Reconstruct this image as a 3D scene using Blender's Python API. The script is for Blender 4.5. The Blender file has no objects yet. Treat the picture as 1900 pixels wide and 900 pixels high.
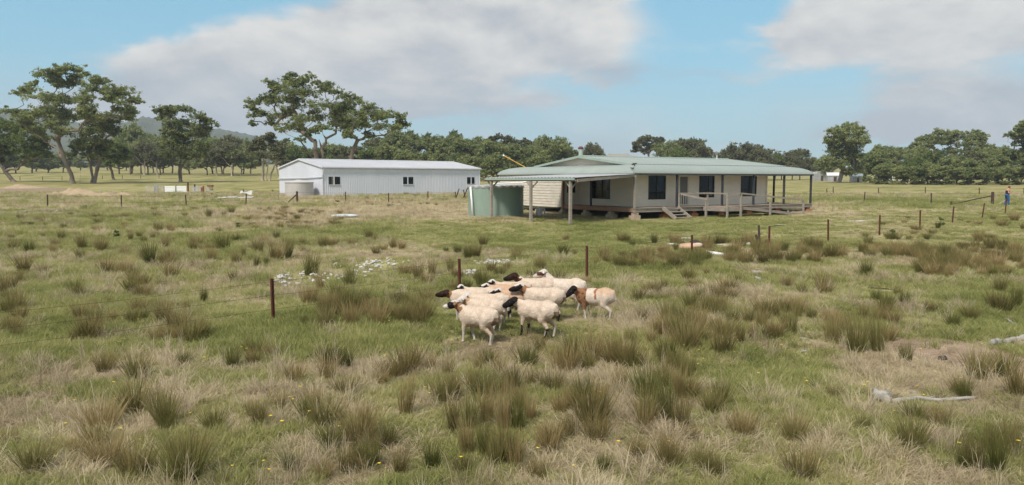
import bpy, bmesh, math, random
import numpy as np
from mathutils import Vector, Matrix, noise as mnoise

PI = math.pi
R = math.radians
SC = bpy.context.scene
COL = SC.collection
random.seed(7)
rng = np.random.default_rng(11)

# ------------------------------------------------------------------ camera
HC = 2.7
F = 1400.0
PITCH = math.atan((450 - 334) / F)
cam = bpy.data.cameras.new('camera')
cam.sensor_width = 36
cam.lens = 36 * F / 1900
cam.clip_start = 0.1
cam.clip_end = 9000
camo = bpy.data.objects.new('camera', cam)
COL.objects.link(camo)
camo.location = (0, 0, HC)
camo.rotation_euler = (PI / 2 - PITCH, 0, 0)
SC.camera = camo
CP, SP = math.cos(PITCH), math.sin(PITCH)

# ------------------------------------------------------------------ sky, sun, exposure
SUN_EL, SUN_AZ = 52.0, -150.0        # azimuth measured from +Y towards +X (behind the camera, from the left)
sd = Vector((math.sin(R(SUN_AZ)) * math.cos(R(SUN_EL)), math.cos(R(SUN_AZ)) * math.cos(R(SUN_EL)), math.sin(R(SUN_EL))))
SC.view_settings.view_transform = 'Standard'
SC.view_settings.look = 'None'
SC.view_settings.gamma = 1
SC.view_settings.exposure = 0.5
SC.cycles.max_bounces = 6
SC.cycles.diffuse_bounces = 3
SC.cycles.transparent_max_bounces = 8
SC.cycles.volume_bounces = 0
SC.cycles.use_adaptive_sampling = True
SC.cycles.adaptive_threshold = 0.01
SC.cycles.use_denoising = True
SC.cycles.denoiser = 'OPENIMAGEDENOISE'
SC.cycles.denoising_input_passes = 'RGB_ALBEDO_NORMAL'
SC.cycles.denoising_prefilter = 'ACCURATE'

sun = bpy.data.lights.new('sun', 'SUN')
sun.energy = 3.2
sun.angle = R(11)
sun.color = (1, 0.93, 0.83)
suno = bpy.data.objects.new('sun', sun)
COL.objects.link(suno)
suno.rotation_euler = (-sd).to_track_quat('-Z', 'Y').to_euler()

world = bpy.data.worlds.new('World')
SC.world = world
world.use_nodes = True


class NT:
    def __init__(s, nt):
        s.nt = nt
        s.n = nt.nodes
        s.l = nt.links

    def new(s, t, **kw):
        n = s.n.new(t)
        for k, v in kw.items():
            setattr(n, k, v)
        return n

    def put(s, sock, v):
        if v is None:
            return
        if isinstance(v, bpy.types.NodeSocket):
            s.l.new(v, sock)
        else:
            if sock.type == 'RGBA' and len(v) == 3:
                v = (*v, 1)
            sock.default_value = v

    def m(s, op, a, b=None, c=None, clamp=False):
        n = s.new('ShaderNodeMath', operation=op, use_clamp=clamp)
        for i, v in enumerate((a, b, c)):
            s.put(n.inputs[i], v)
        return n.outputs[0]

    def noise(s, vec, scale, detail=4, rough=0.55, dist=0.0):
        n = s.new('ShaderNodeTexNoise')
        s.put(n.inputs['Vector'], vec)
        n.inputs['Scale'].default_value = scale
        n.inputs['Detail'].default_value = detail
        n.inputs['Roughness'].default_value = rough
        n.inputs['Distortion'].default_value = dist
        return n.outputs['Fac']

    def ramp(s, fac, stops):
        n = s.new('ShaderNodeValToRGB')
        s.put(n.inputs[0], fac)
        el = n.color_ramp.elements
        while len(el) > 1:
            el.remove(el[-1])
        for i, (p, c) in enumerate(stops):
            e = el[0] if i == 0 else el.new(p)
            e.position = p
            e.color = (*c, 1) if not isinstance(c, (int, float)) else (c, c, c, 1)
        return n.outputs[0]

    def mix(s, f, a, b, mode='MIX'):
        n = s.new('ShaderNodeMix', data_type='RGBA', blend_type=mode)
        s.put(n.inputs[0], f)
        s.put(n.inputs[6], a)
        s.put(n.inputs[7], b)
        return n.outputs[2]

    def mapr(s, v, a, b, c=0.0, d=1.0, smooth=True):
        n = s.new('ShaderNodeMapRange', interpolation_type='SMOOTHSTEP' if smooth else 'LINEAR')
        s.put(n.inputs[0], v)
        for i, q in enumerate((a, b, c, d)):
            n.inputs[i + 1].default_value = q
        return n.outputs[0]


def build_world():
    w = NT(world.node_tree)
    w.n.clear()
    out = w.new('ShaderNodeOutputWorld')
    bg = w.new('ShaderNodeBackground')
    bg.inputs[1].default_value = 0.1
    w.l.new(bg.outputs[0], out.inputs[0])
    sky = w.new('ShaderNodeTexSky', sky_type='NISHITA')
    sky.sun_disc = False
    sky.sun_elevation = R(SUN_EL)
    sky.sun_rotation = R(SUN_AZ)
    sky.air_density = 1.2
    sky.dust_density = 0.6
    sky.ozone_density = 2.0
    tc = w.new('ShaderNodeTexCoord')
    sep = w.new('ShaderNodeSeparateXYZ')
    w.l.new(tc.outputs['Generated'], sep.inputs[0])
    X, Y, Z = sep.outputs
    az = w.m('ARCTAN2', X, Y)
    el = w.m('ARCSINE', Z)
    # cloud-space coordinates (stretched sideways towards the horizon) used by the noise
    comb = w.new('ShaderNodeCombineXYZ')
    w.put(comb.inputs[0], az)
    w.put(comb.inputs[1], w.m('MULTIPLY', el, 2.2))
    comb.inputs[2].default_value = 3.1
    v = comb.outputs[0]
    n1 = w.noise(v, 5.0, 7, 0.58, 0.3)
    n2 = w.noise(v, 11.0, 5, 0.6)
    n3 = w.noise(v, 2.6, 4, 0.5)
    azd = w.m('ADD', az, w.m('MULTIPLY', w.m('SUBTRACT', n1, 0.5), 0.16))
    eld = w.m('ADD', el, w.m('MULTIPLY', w.m('SUBTRACT', n2, 0.5), 0.055))
    blobs = [(560, 105, 150, 48, .95), (400, 135, 110, 42, .9), (700, 60, 170, 58, .95), (950, 80, 210, 75, .9), (1090, 55, 90, 48, .6),
             (500, 185, 260, 44, .75), (370, 225, 190, 42, .65), (250, 215, 150, 36, .45), (900, 215, 260, 24, .3), (1560, 245, 170, 30, .4), (720, 165, 200, 36, .5), (1590, 45, 140, 62, 1.05), (1800, 50, 190, 75, 1.05),
             (1475, 85, 70, 40, .55), (1330, 146, 110, 17, .45), (1790, 185, 170, 38, .65), (1700, 245, 210, 26, .5), (1890, 230, 110, 40, .55),
             (1150, 138, 70, 20, .28), (1150, -4, 110, 14, .45), (1010, 190, 90, 12, .3), (600, -120, 400, 60, .6), (1500, -160, 400, 70, .8)]
    tot = None
    for px, py, rx, ry, a in blobs:
        u = (px - 950) / F
        a0 = math.atan(u)
        e0 = math.atan((334 - py) / (F * math.sqrt(1 + u * u)))
        ra = rx / F * math.cos(a0) ** 2
        re = ry / F * math.cos(a0)
        q1 = w.m('POWER', w.m('MULTIPLY', w.m('SUBTRACT', azd, a0), 1 / ra), 2.0)
        q2 = w.m('POWER', w.m('MULTIPLY', w.m('SUBTRACT', eld, e0), 1 / re), 2.0)
        g = w.m('MULTIPLY', w.m('EXPONENT', w.m('MULTIPLY', w.m('ADD', q1, q2), -0.8)), a)
        tot = g if tot is None else w.m('ADD', tot, g)
    # the rest of the sky: noise cloud, denser out of view for brighter fill
    away = w.mapr(w.m('ABSOLUTE', az), 0.62, 0.8)
    up = w.mapr(el, 0.27, 0.36)
    far = w.m('MAXIMUM', away, up)
    tot = w.m('ADD', tot, w.m('MULTIPLY', far, w.m('MULTIPLY', w.mapr(n3, 0.36, 0.56), 0.95)))
    dens = w.mapr(w.m('ADD', tot, w.m('MULTIPLY', w.m('SUBTRACT', w.m('ADD', w.m('MULTIPLY', n1, .7), w.m('MULTIPLY', n2, .3)), 0.5), 1.35)), 0.26, 0.78)
    low = w.m('MULTIPLY', w.mapr(el, 0.0, 0.15, 0.75, 0.0), w.mapr(n1, .35, .6, .35, 1.0))
    dens = w.m('MAXIMUM', w.m('MULTIPLY', dens, 0.93), low)
    up_ = w.new('ShaderNodeVectorMath', operation='ADD')
    w.put(up_.inputs[0], v)
    up_.inputs[1].default_value = (0.02, 0.07, 0)
    relief = w.m('SUBTRACT', n1, w.noise(up_.outputs[0], 5.0, 7, 0.58, 0.3))
    lum = w.m('ADD', w.m('ADD', w.m('MULTIPLY', n2, 0.45), w.m('MULTIPLY', relief, 1.5)), w.m('MULTIPLY', w.mapr(el, 0.02, 0.22), 0.48))
    cc = w.ramp(lum, [(0.25, (2.9, 3.1, 3.45)), (0.45, (3.9, 3.9, 4.0)), (0.7, (5.3, 5.1, 4.85)), (.9, (6.2, 5.9, 5.5))])
    skc = w.mix(1.0, sky.outputs[0], (0.62, 0.98, 0.98), 'MULTIPLY')
    skc = w.mix(0.6, skc, (1.5, 3.85, 5.5))
    cc = w.mix(w.mapr(el, .3, .9), cc, w.mix(1.0, cc, (1.45, 1.42, 1.38), 'MULTIPLY'))  # unseen overhead cloud brightened to add fill light
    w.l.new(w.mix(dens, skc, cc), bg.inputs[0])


build_world()

# ------------------------------------------------------------------ projection helpers (photo 1900 x 900 -> place)


def ray(px, py):
    u, v = (px - 950) / F, (450 - py) / F
    return Vector((u, CP + v * SP, -SP + v * CP))


def at(px, py, Y):
    d = ray(px, py)
    return Vector((0, 0, HC)) + d * (Y / d.y)


TL = [(-60, -2.06), (0, -.95), (51, 0), (70, .33), (92, .70), (110, .86), (150, 1.75), (200, 2.8), (300, 5.3), (450, 9.0), (800, 18), (3500, 80)]
TR = [(-60, -2.06), (0, -.95), (51, 0), (70, .33), (92, .60), (110, .76), (150, 1.1), (180, 1.5), (230, 2.1), (300, 2.8), (450, 5.0), (800, 12), (3500, 60)]


def tab(T, y):
    return np.interp(y, [a for a, b in T], [b for a, b in T])


def zg(x, y):
    x = np.asarray(x, float)
    y = np.asarray(y, float)
    az = x / np.maximum(y, 8.0)
    k = np.clip((az + .3) / .6, 0, 1)
    k = k * k * (3 - 2 * k)
    z = tab(TL, y) * (1 - k) + tab(TR, y) * k
    a = np.clip((46 - y) / 12, 0, 1)
    z = z + a * .045 * (np.sin(x * .9 + 1.3 * np.sin(y * .33)) + np.sin(y * 1.1 + x * .27 + 2) * .8 + .5 * np.sin(x * 2.3 + y * 1.7))
    return z


def gz(x, y):
    return float(zg(x, y))


def G(px, py):
    d = ray(px, py)
    t0, t1 = 2.0, None
    t = 3.0
    prev = 3.0
    while t < 3000:
        p = d * t
        if HC + p.z < gz(p.x, p.y):
            t1 = t
            break
        prev = t
        t *= 1.03
    if t1 is None:
        t1 = 1500
        prev = 1499
    for _ in range(24):
        tm = (prev + t1) / 2
        p = d * tm
        if HC + p.z < gz(p.x, p.y):
            t1 = tm
        else:
            prev = tm
    p = d * t1
    return Vector((p.x, p.y, gz(p.x, p.y)))


def pxm(Y):
    return F / Y


# ------------------------------------------------------------------ mesh helpers


class MB:
    def __init__(s):
        s.v, s.f, s.mi = [], [], []

    def vert(s, *p):
        s.v.append(tuple(p[0]) if len(p) == 1 else p)
        return len(s.v) - 1

    def face(s, idx, mi=0):
        s.f.append(tuple(idx))
        s.mi.append(mi)

    def quad(s, a, b, c, d, mi=0):
        n = len(s.v)
        s.v += [tuple(a), tuple(b), tuple(c), tuple(d)]
        s.face((n, n + 1, n + 2, n + 3), mi)

    def tri(s, a, b, c, mi=0):
        n = len(s.v)
        s.v += [tuple(a), tuple(b), tuple(c)]
        s.face((n, n + 1, n + 2), mi)

    def hexa(s, P, mi=0):
        """8 corners: bottom 0-3 counter-clockwise, top 4-7"""
        n = len(s.v)
        s.v += [tuple(p) for p in P]
        for q in ((3, 2, 1, 0), (4, 5, 6, 7), (0, 1, 5, 4), (1, 2, 6, 5), (2, 3, 7, 6), (3, 0, 4, 7)):
            s.face([n + i for i in q], mi)

    def box(s, x0, x1, y0, y1, z0, z1, mi=0):
        s.hexa([(x0, y0, z0), (x1, y0, z0), (x1, y1, z0), (x0, y1, z0), (x0, y0, z1), (x1, y0, z1), (x1, y1, z1), (x0, y1, z1)], mi)

    def beam(s, a, b, w, h, mi=0, up=(0, 0, 1)):
        a, b = Vector(a), Vector(b)
        d = (b - a).normalized()
        up = Vector(up)
        if abs(d.dot(up)) > .98:
            up = Vector((1, 0, 0))
        sx = d.cross(up).normalized() * (w / 2)
        sy = sx.cross(d).normalized() * (h / 2)
        s.hexa([a - sx - sy, a + sx - sy, b + sx - sy, b - sx - sy, a - sx + sy, a + sx + sy, b + sx + sy, b - sx + sy], mi)

    def tube(s, pts, rad, n=6, mi=0, caps=True):
        pts = [Vector(p) for p in pts]
        if not hasattr(rad, '__len__'):
            rad = [rad] * len(pts)
        rings = []
        ref = Vector((0.31, 0.2, 0.93)).normalized()
        for i, p in enumerate(pts):
            d = (pts[min(i + 1, len(pts) - 1)] - pts[max(i - 1, 0)])
            d = d.normalized() if d.length > 1e-9 else Vector((0, 0, 1))
            r_ = ref if abs(d.dot(ref)) < .95 else Vector((1, 0, 0))
            a = d.cross(r_).normalized()
            b = d.cross(a)
            k = len(s.v)
            for j in range(n):
                t = 2 * PI * j / n
                s.v.append(tuple(p + (a * math.cos(t) + b * math.sin(t)) * rad[i]))
            rings.append(k)
        for k0, k1 in zip(rings, rings[1:]):
            for j in range(n):
                s.face((k0 + j, k0 + (j + 1) % n, k1 + (j + 1) % n, k1 + j), mi)
        if caps:
            s.face([rings[0] + j for j in range(n)][::-1], mi)
            s.face([rings[-1] + j for j in range(n)], mi)

    def lathe(s, prof, n=32, mi=0, cx=0, cy=0, cap=False):
        rings = []
        for r_, z in prof:
            k = len(s.v)
            for j in range(n):
                t = 2 * PI * j / n
                s.v.append((cx + r_ * math.cos(t), cy + r_ * math.sin(t), z))
            rings.append(k)
        for k0, k1 in zip(rings, rings[1:]):
            for j in range(n):
                s.face((k0 + j, k0 + (j + 1) % n, k1 + (j + 1) % n, k1 + j), mi)
        if cap:
            s.face([rings[-1] + j for j in range(n)], mi)

    def mesh(s, name, mats, smooth=False):
        me = bpy.data.meshes.new(name)
        me.from_pydata(s.v, [], s.f)
        if not isinstance(mats, (list, tuple)):
            mats = [mats]
        for m in mats:
            me.materials.append(m)
        me.polygons.foreach_set('material_index', s.mi)
        if smooth:
            me.polygons.foreach_set('use_smooth', [True] * len(s.f))
        me.update()
        return me

    def build(s, name, mats, parent=None, smooth=False, loc=None, rotz=0):
        return obj(name, s.mesh(name, mats, smooth), parent, loc, rotz)


def obj(name, me, parent=None, loc=None, rotz=0):
    o = bpy.data.objects.new(name, me)
    COL.objects.link(o)
    if parent is not None:
        o.parent = parent
    if loc is not None:
        o.location = loc
    if rotz:
        o.rotation_euler = (0, 0, rotz)
    return o


def tag(o, label=None, cat=None, group=None, kind=None):
    if label:
        o['label'] = label
    if cat:
        o['category'] = cat
    if group:
        o['group'] = group
    if kind:
        o['kind'] = kind
    return o


def thing(name, label, cat, loc=(0, 0, 0), rotz=0, group=None):
    return tag(obj(name, None, None, loc, rotz), label, cat, group)


def copy_tree(o, parent=None):
    c = o.copy()
    COL.objects.link(c)
    c.parent = parent
    for ch in [q for q in bpy.data.objects if q.parent == o]:
        copy_tree(ch, c)
    return c


# ------------------------------------------------------------------ materials


def mat(name):
    m = bpy.data.materials.new(name)
    m.use_nodes = True
    w = NT(m.node_tree)
    w.n.clear()
    out = w.new('ShaderNodeOutputMaterial')
    return m, w, out


def principled(w, out, color, rough=.7, metal=0.0, spec=.3, bump=None, bstr=.3, bdist=.02):
    p = w.new('ShaderNodeBsdfPrincipled')
    w.put(p.inputs['Base Color'], color)
    w.put(p.inputs['Roughness'], rough)
    p.inputs['Metallic'].default_value = metal
    p.inputs['Specular IOR Level'].default_value = spec
    if bump is not None:
        b = w.new('ShaderNodeBump')
        b.inputs['Strength'].default_value = bstr
        b.inputs['Distance'].default_value = bdist
        w.put(b.inputs['Height'], bump)
        w.l.new(b.outputs[0], p.inputs['Normal'])
    w.l.new(p.outputs[0], out.inputs[0])
    return p


def objco(w):
    return w.new('ShaderNodeTexCoord').outputs['Object']


def worn(name, c1, c2, scale=3.0, rough=.7, metal=0.0, stretch=(1, 1, 1), c3=None, bump=.2, spec=.3, fine=40.0):
    """a base colour broken by large stains and fine grain"""
    m, w, out = mat(name)
    mp = w.new('ShaderNodeMapping')
    w.l.new(objco(w), mp.inputs[0])
    mp.inputs['Scale'].default_value = stretch
    n1 = w.noise(mp.outputs[0], scale, 6, .6)
    n2 = w.noise(mp.outputs[0], fine, 3, .6)
    st = [(.3, c1), (.62, c2)]
    if c3:
        st.append((.78, c3))
    c = w.ramp(w.m('ADD', w.m('MULTIPLY', n1, .75), w.m('MULTIPLY', n2, .25)), st)
    principled(w, out, c, rough, metal, spec, n2, bump, .01)
    return m


M = {}
M['clad'] = worn('weatherboard_cream', (.68, .595, .50), (.78, .69, .585), .8, .6, stretch=(1, 1, 3), bump=.1)
M['clad_white'] = worn('weatherboard_peeling_white', (.42, .38, .31), (.60, .55, .47), 2.2, .7, stretch=(1, .7, 3), c3=(.64, .60, .52), bump=.2)
M['roof'] = worn('painted_roof_green', (.30, .37, .325), (.36, .43, .38), .7, .45, stretch=(1, 1, 1), bump=.05, spec=.4)
M['roof_trim'] = worn('roof_trim_green', (.24, .31, .27), (.30, .37, .33), 1.0, .5)
M['galv'] = worn('galvanised_sheet', (.34, .345, .35), (.47, .475, .48), 1.4, .45, .35)
M['galv_old'] = worn('weathered_galvanised', (.30, .29, .28), (.52, .51, .50), 1.2, .6, .1, c3=(.35, .24, .17))
M['white_steel'] = worn('pale_blue_grey_steel', (.51, .525, .58), (.57, .585, .645), .5, .5, stretch=(1, 1, .4), bump=.04)
M['shed_roof'] = worn('shed_roof_steel', (.36, .365, .40), (.415, .42, .455), .4, .5, bump=.04)
M['shed_trim'] = worn('shed_trim_white', (.52, .53, .56), (.60, .61, .63), 1, .5)
M['tank_green'] = worn('tank_green', (.23, .305, .255), (.28, .36, .30), 1.0, .55, stretch=(1, 1, .5))
M['tank_beige'] = worn('tank_beige', (.40, .375, .36), (.47, .445, .43), 1.0, .6)
M['white_pvc'] = worn('white_pvc', (.70, .71, .72), (.80, .80, .80), 2, .4)
M['timber'] = worn('weathered_grey_timber', (.17, .145, .12), (.34, .30, .26), 3, .85, stretch=(1, 1, 6), c3=(.42, .38, .34), bump=.5)
M['timber_rail'] = worn('weathered_rail_timber', (.17, .145, .12), (.33, .29, .25), 3, .85, stretch=(3, 3, 1), c3=(.40, .33, .27), bump=.5)
M['deck'] = worn('deck_boards', (.20, .15, .115), (.36, .28, .22), 2.5, .85, stretch=(1, 6, 1), bump=.4)
M['deck_red'] = worn('oiled_deck_boards', (.24, .125, .07), (.38, .22, .14), 2.5, .8, stretch=(1, 3, 1), bump=.3)
M['dark_post'] = worn('dark_painted_post', (.02, .024, .03), (.05, .055, .06), 3, .6)
M['brown_post'] = worn('reddish_timber_post', (.18, .09, .055), (.30, .17, .11), 3, .8, stretch=(1, 1, 5))
M['rust'] = worn('rusty_steel', (.055, .018, .014), (.12, .035, .025), 18, .9, bump=.6)
M['dark_steel'] = worn('dark_rusted_steel', (.04, .028, .025), (.09, .055, .04), 14, .9)
M['stone'] = worn('sandstone_block', (.30, .22, .16), (.46, .37, .29), 6, .95, bump=.8)
M['brick'] = worn('red_brick_pier', (.30, .12, .06), (.42, .19, .11), 9, .95, bump=.8)
M['alu_black'] = worn('black_window_frame', (.012, .012, .014), (.03, .03, .033), 5, .5)
M['curtain'] = worn('curtain_cloth', (.45, .46, .48), (.62, .62, .62), 4, .9, stretch=(8, 8, .5))
M['curtain_dark'] = worn('dark_curtain_cloth', (.10, .10, .11), (.20, .20, .21), 4, .9, stretch=(8, 8, .5))
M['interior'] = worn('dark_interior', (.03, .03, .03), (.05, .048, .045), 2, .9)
M['door'] = worn('screen_door_mesh', (.14, .13, .13), (.20, .19, .19), 30, .8)
M['rock_orange'] = worn('orange_sandstone', (.42, .25, .16), (.52, .36, .26), 4, .95, c3=(.40, .35, .31), bump=.9)
M['rock_pale'] = worn('pale_rock', (.38, .35, .32), (.55, .52, .49), 6, .95, bump=.8)
M['pebble'] = worn('white_quartz', (.36, .35, .34), (.52, .51, .50), 9, .9, bump=.6)
M['log'] = worn('bleached_dead_wood', (.17, .155, .135), (.38, .36, .335), 5, .9, stretch=(1, 4, 4), bump=.8)
M['charred'] = worn('charred_wood', (.015, .014, .013), (.06, .055, .05), 8, .95, bump=.8)
M['poly'] = worn('dark_poly_pipe', (.02, .025, .04), (.04, .05, .07), 5, .6)
M['dirt'] = worn('bare_earth', (.26, .19, .12), (.38, .29, .19), 1.5, 1.0, c3=(.40, .27, .17), bump=1.0, fine=14)
M['skin'] = worn('skin', (.42, .21, .14), (.50, .26, .18), 6, .6)
M['jeans'] = worn('blue_denim', (.015, .06, .17), (.03, .11, .27), 9, .9)
M['black_cloth'] = worn('black_cotton', (.012, .013, .017), (.03, .03, .036), 8, .95)
M['hair'] = worn('brown_hair', (.05, .03, .02), (.10, .06, .04), 20, .8)
M['shoe'] = worn('white_canvas', (.62, .62, .63), (.74, .74, .74), 9, .8)
M['yellow_paint'] = worn('yellow_paint', (.50, .27, .04), (.62, .36, .08), 6, .6)
M['white_plastic'] = worn('white_plastic', (.52, .50, .52), (.64, .62, .64), 3, .5)
M['red_rust_sheet'] = worn('red_rust_sheet', (.16, .045, .03), (.24, .08, .06), 6, .9)
M['flue_cap'] = worn('dark_red_metal', (.10, .03, .03), (.15, .05, .05), 6, .7)
M['petal'] = worn('yellow_petals', (.72, .50, .02), (.80, .60, .04), 20, .8)
M['lid_blue'] = worn('pale_blue_lid', (.42, .48, .52), (.55, .60, .64), 3, .6)


def glass_mat():
    m, w, out = mat('window_glass')
    tr = w.new('ShaderNodeBsdfTransparent')
    tr.inputs[0].default_value = (.55, .58, .60, 1)
    gl = w.new('ShaderNodeBsdfGlossy')
    gl.inputs['Roughness'].default_value = .03
    gl.inputs[0].default_value = (.9, .9, .9, 1)
    fr = w.new('ShaderNodeLayerWeight')
    mx = w.new('ShaderNodeMixShader')
    w.l.new(w.m('MULTIPLY_ADD', w.m('POWER', fr.outputs['Facing'], 4.0), .45, .02, clamp=True), mx.inputs[0])
    w.l.new(tr.outputs[0], mx.inputs[1])
    w.l.new(gl.outputs[0], mx.inputs[2])
    w.l.new(mx.outputs[0], out.inputs[0])
    return m


M['glass'] = glass_mat()


def blade_mat(name, stops, patch=None, trans=.3, patch_scale=.35):
    """grass-like material: colour per blade from the 'tint' attribute, per-tuft random and slow drift over the paddock"""
    m, w, out = mat(name)
    a = w.new('ShaderNodeAttribute', attribute_name='tint')
    oi = w.new('ShaderNodeObjectInfo')
    geo = w.new('ShaderNodeNewGeometry')
    n = w.noise(geo.outputs['Position'], patch_scale, 4, .6)
    f = w.m('ADD', w.m('MULTIPLY', a.outputs['Fac'], .42), w.m('ADD', w.m('MULTIPLY', oi.outputs['Random'], .28), w.m('MULTIPLY', w.mapr(n, .3, .7), .30)))
    c = w.ramp(f, stops)
    p = w.new('ShaderNodeBsdfPrincipled')
    w.put(p.inputs['Base Color'], c)
    p.inputs['Roughness'].default_value = .75
    p.inputs['Specular IOR Level'].default_value = .15
    t = w.new('ShaderNodeBsdfTranslucent')
    w.put(t.inputs[0], c)
    mx = w.new('ShaderNodeMixShader')
    mx.inputs[0].default_value = trans
    w.l.new(p.outputs[0], mx.inputs[1])
    w.l.new(t.outputs[0], mx.inputs[2])
    w.l.new(mx.outputs[0], out.inputs[0])
    return m


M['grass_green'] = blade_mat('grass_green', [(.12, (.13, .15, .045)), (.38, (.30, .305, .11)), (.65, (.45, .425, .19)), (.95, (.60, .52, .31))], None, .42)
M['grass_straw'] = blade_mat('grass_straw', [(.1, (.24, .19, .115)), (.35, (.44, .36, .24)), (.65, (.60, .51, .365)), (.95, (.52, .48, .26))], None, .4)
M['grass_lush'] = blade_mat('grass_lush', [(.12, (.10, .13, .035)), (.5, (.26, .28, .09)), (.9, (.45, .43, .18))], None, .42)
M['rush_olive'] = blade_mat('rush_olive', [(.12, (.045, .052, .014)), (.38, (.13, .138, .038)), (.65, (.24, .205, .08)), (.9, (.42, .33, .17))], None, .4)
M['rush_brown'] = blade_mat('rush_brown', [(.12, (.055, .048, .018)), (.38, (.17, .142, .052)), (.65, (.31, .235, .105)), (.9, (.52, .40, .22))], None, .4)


def leaf_mat(name, stops, hue_pos=.06):
    m, w, out = mat(name)
    a = w.new('ShaderNodeAttribute', attribute_name='tint')
    geo = w.new('ShaderNodeNewGeometry')
    n = w.noise(geo.outputs['Position'], .5, 3, .6)
    oi = w.new('ShaderNodeObjectInfo')
    f = w.m('ADD', w.m('MULTIPLY', a.outputs['Fac'], .5), w.m('ADD', w.m('MULTIPLY', w.mapr(n, .35, .65), .32), w.m('MULTIPLY', oi.outputs['Random'], .18)))
    c = w.ramp(f, stops)
    p = w.new('ShaderNodeBsdfPrincipled')
    w.put(p.inputs['Base Color'], c)
    p.inputs['Roughness'].default_value = .6
    p.inputs['Specular IOR Level'].default_value = .25
    t = w.new('ShaderNodeBsdfTranslucent')
    w.put(t.inputs[0], c)
    mx = w.new('ShaderNodeMixShader')
    mx.inputs[0].default_value = .45
    w.l.new(p.outputs[0], mx.inputs[1])
    w.l.new(t.outputs[0], mx.inputs[2])
    w.l.new(mx.outputs[0], out.inputs[0])
    return m


M['leaf'] = leaf_mat('gum_leaf', [(.12, (.10, .125, .048)), (.4, (.20, .235, .088)), (.7, (.31, .335, .13)), (.95, (.42, .43, .18))])
M['leaf_bright'] = leaf_mat('bright_leaf', [(.15, (.085, .115, .032)), (.5, (.155, .20, .056)), (.9, (.26, .30, .095))])
M['leaf_brown'] = leaf_mat('brownish_leaf', [(.15, (.09, .095, .048)), (.5, (.17, .175, .08)), (.9, (.28, .26, .12))])
M['bark'] = worn('bark_grey', (.14, .105, .08), (.25, .20, .16), 1.2, .95, stretch=(1, 1, .3), c3=(.36, .31, .26), bump=.6)
M['bark_pale'] = worn('bark_pale', (.30, .25, .19), (.44, .38, .31), 1.0, .9, stretch=(1, 1, .3), c3=(.24, .16, .11), bump=.5)

# ------------------------------------------------------------------ paddock fields (where it is dry, lush, bare)


def fbm(x, y, s, o=4, seed=0.0):
    return mnoise.fractal(Vector((x * s + seed, y * s - seed * .7, seed)), 1.0, 2.0, o) * .5 + .5


LUSH = [(450, 625, 2.0, .5), (560, 600, 1.3, .9), (800, 590, 1.2, .6), (1180, 560, 1.6, .5), (1380, 700, 1.5, .4), (1000, 440, 7, .5), (760, 425, 7, .35), (620, 425, 5, .25),
        (1180, 420, 6, .55), (1500, 405, 8, .5), (1700, 372, 12, .7), (1580, 374, 8, .7), (370, 690, 1.0, .6), (720, 640, 1.2, .3), (1700, 560, 3, .4), (1530, 720, 1.2, .4), (120, 440, 7, .4),
        (1230, 640, 1, .5), (50, 640, 2, .3), (290, 745, .8, .3)]
DRY = [(680, 470, 3, .5), (900, 475, 3, .3), (1480, 390, 6, .35), (1560, 395, 8, .3), (250, 680, 1.2, .5), (1700, 680, 1.5, .5), (1800, 700, 1.5, .5), (1420, 560, 2.0, .4), (1250, 600, 1.5, .3), (900, 660, 1.4, .4),
       (700, 700, 1.3, .4), (1090, 720, 1.0, .3), (1150, 760, .7, .4), (600, 690, 1.2, .3), (330, 740, 1, .35), (560, 400, 10, .4), (800, 395, 10, .5), (760, 385, 10, .4), (1150, 400, 6, .1)]
BARE = [(1780, 650, 1.3, .9), (1850, 690, 1.2, .8), (1700, 640, .8, .6), (1600, 690, .7, .4), (80, 353, 9, .9), (20, 350, 12, .6), (175, 362, 10, .8), (60, 392, 4, .6), (1010, 405, 2.6, .8), (1120, 406, 2.0, .8),
        (1250, 409, 1.5, .5), (1340, 408, 1.5, .5), (260, 383, 3, .4), (640, 500, 1.2, .3), (1490, 620, .5, .5), (1460, 385, 3, .3)]
_F = []
for L_, k_ in ((LUSH, 0), (DRY, 1), (BARE, 2)):
    for a_, b_, r_, w_ in L_:
        p_ = G(a_, b_)
        _F.append((p_.x, p_.y, r_, w_, k_))
_F = np.array(_F)


def fields(x, y):
    """dryness (0 green .. 1 straw) and bareness at a point of the paddock"""
    d = .435 + (fbm(x, y, .11, 4, 3.1) - .5) * .9 + (fbm(x, y, .55, 3, 8.2) - .5) * .75 + (fbm(x, y, 1.7, 3, 13.0) - .5) * .95 * min(1, 60 / max(y, 20))
    q = ((_F[:, 0] - x) ** 2 + (_F[:, 1] - y) ** 2) / (_F[:, 2] ** 2)
    e = np.exp(-q) * _F[:, 3]
    d += e[_F[:, 4] == 1].sum() - e[_F[:, 4] == 0].sum() * .55
    if y > 60:
        d += min(.17, (y - 60) * .006)
    b = e[_F[:, 4] == 2].sum() + (fbm(x, y, .8, 3, 21.0) - .62) * .8
    return min(1, max(0, d)), min(1, max(0, b))


# ------------------------------------------------------------------ ground


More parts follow.
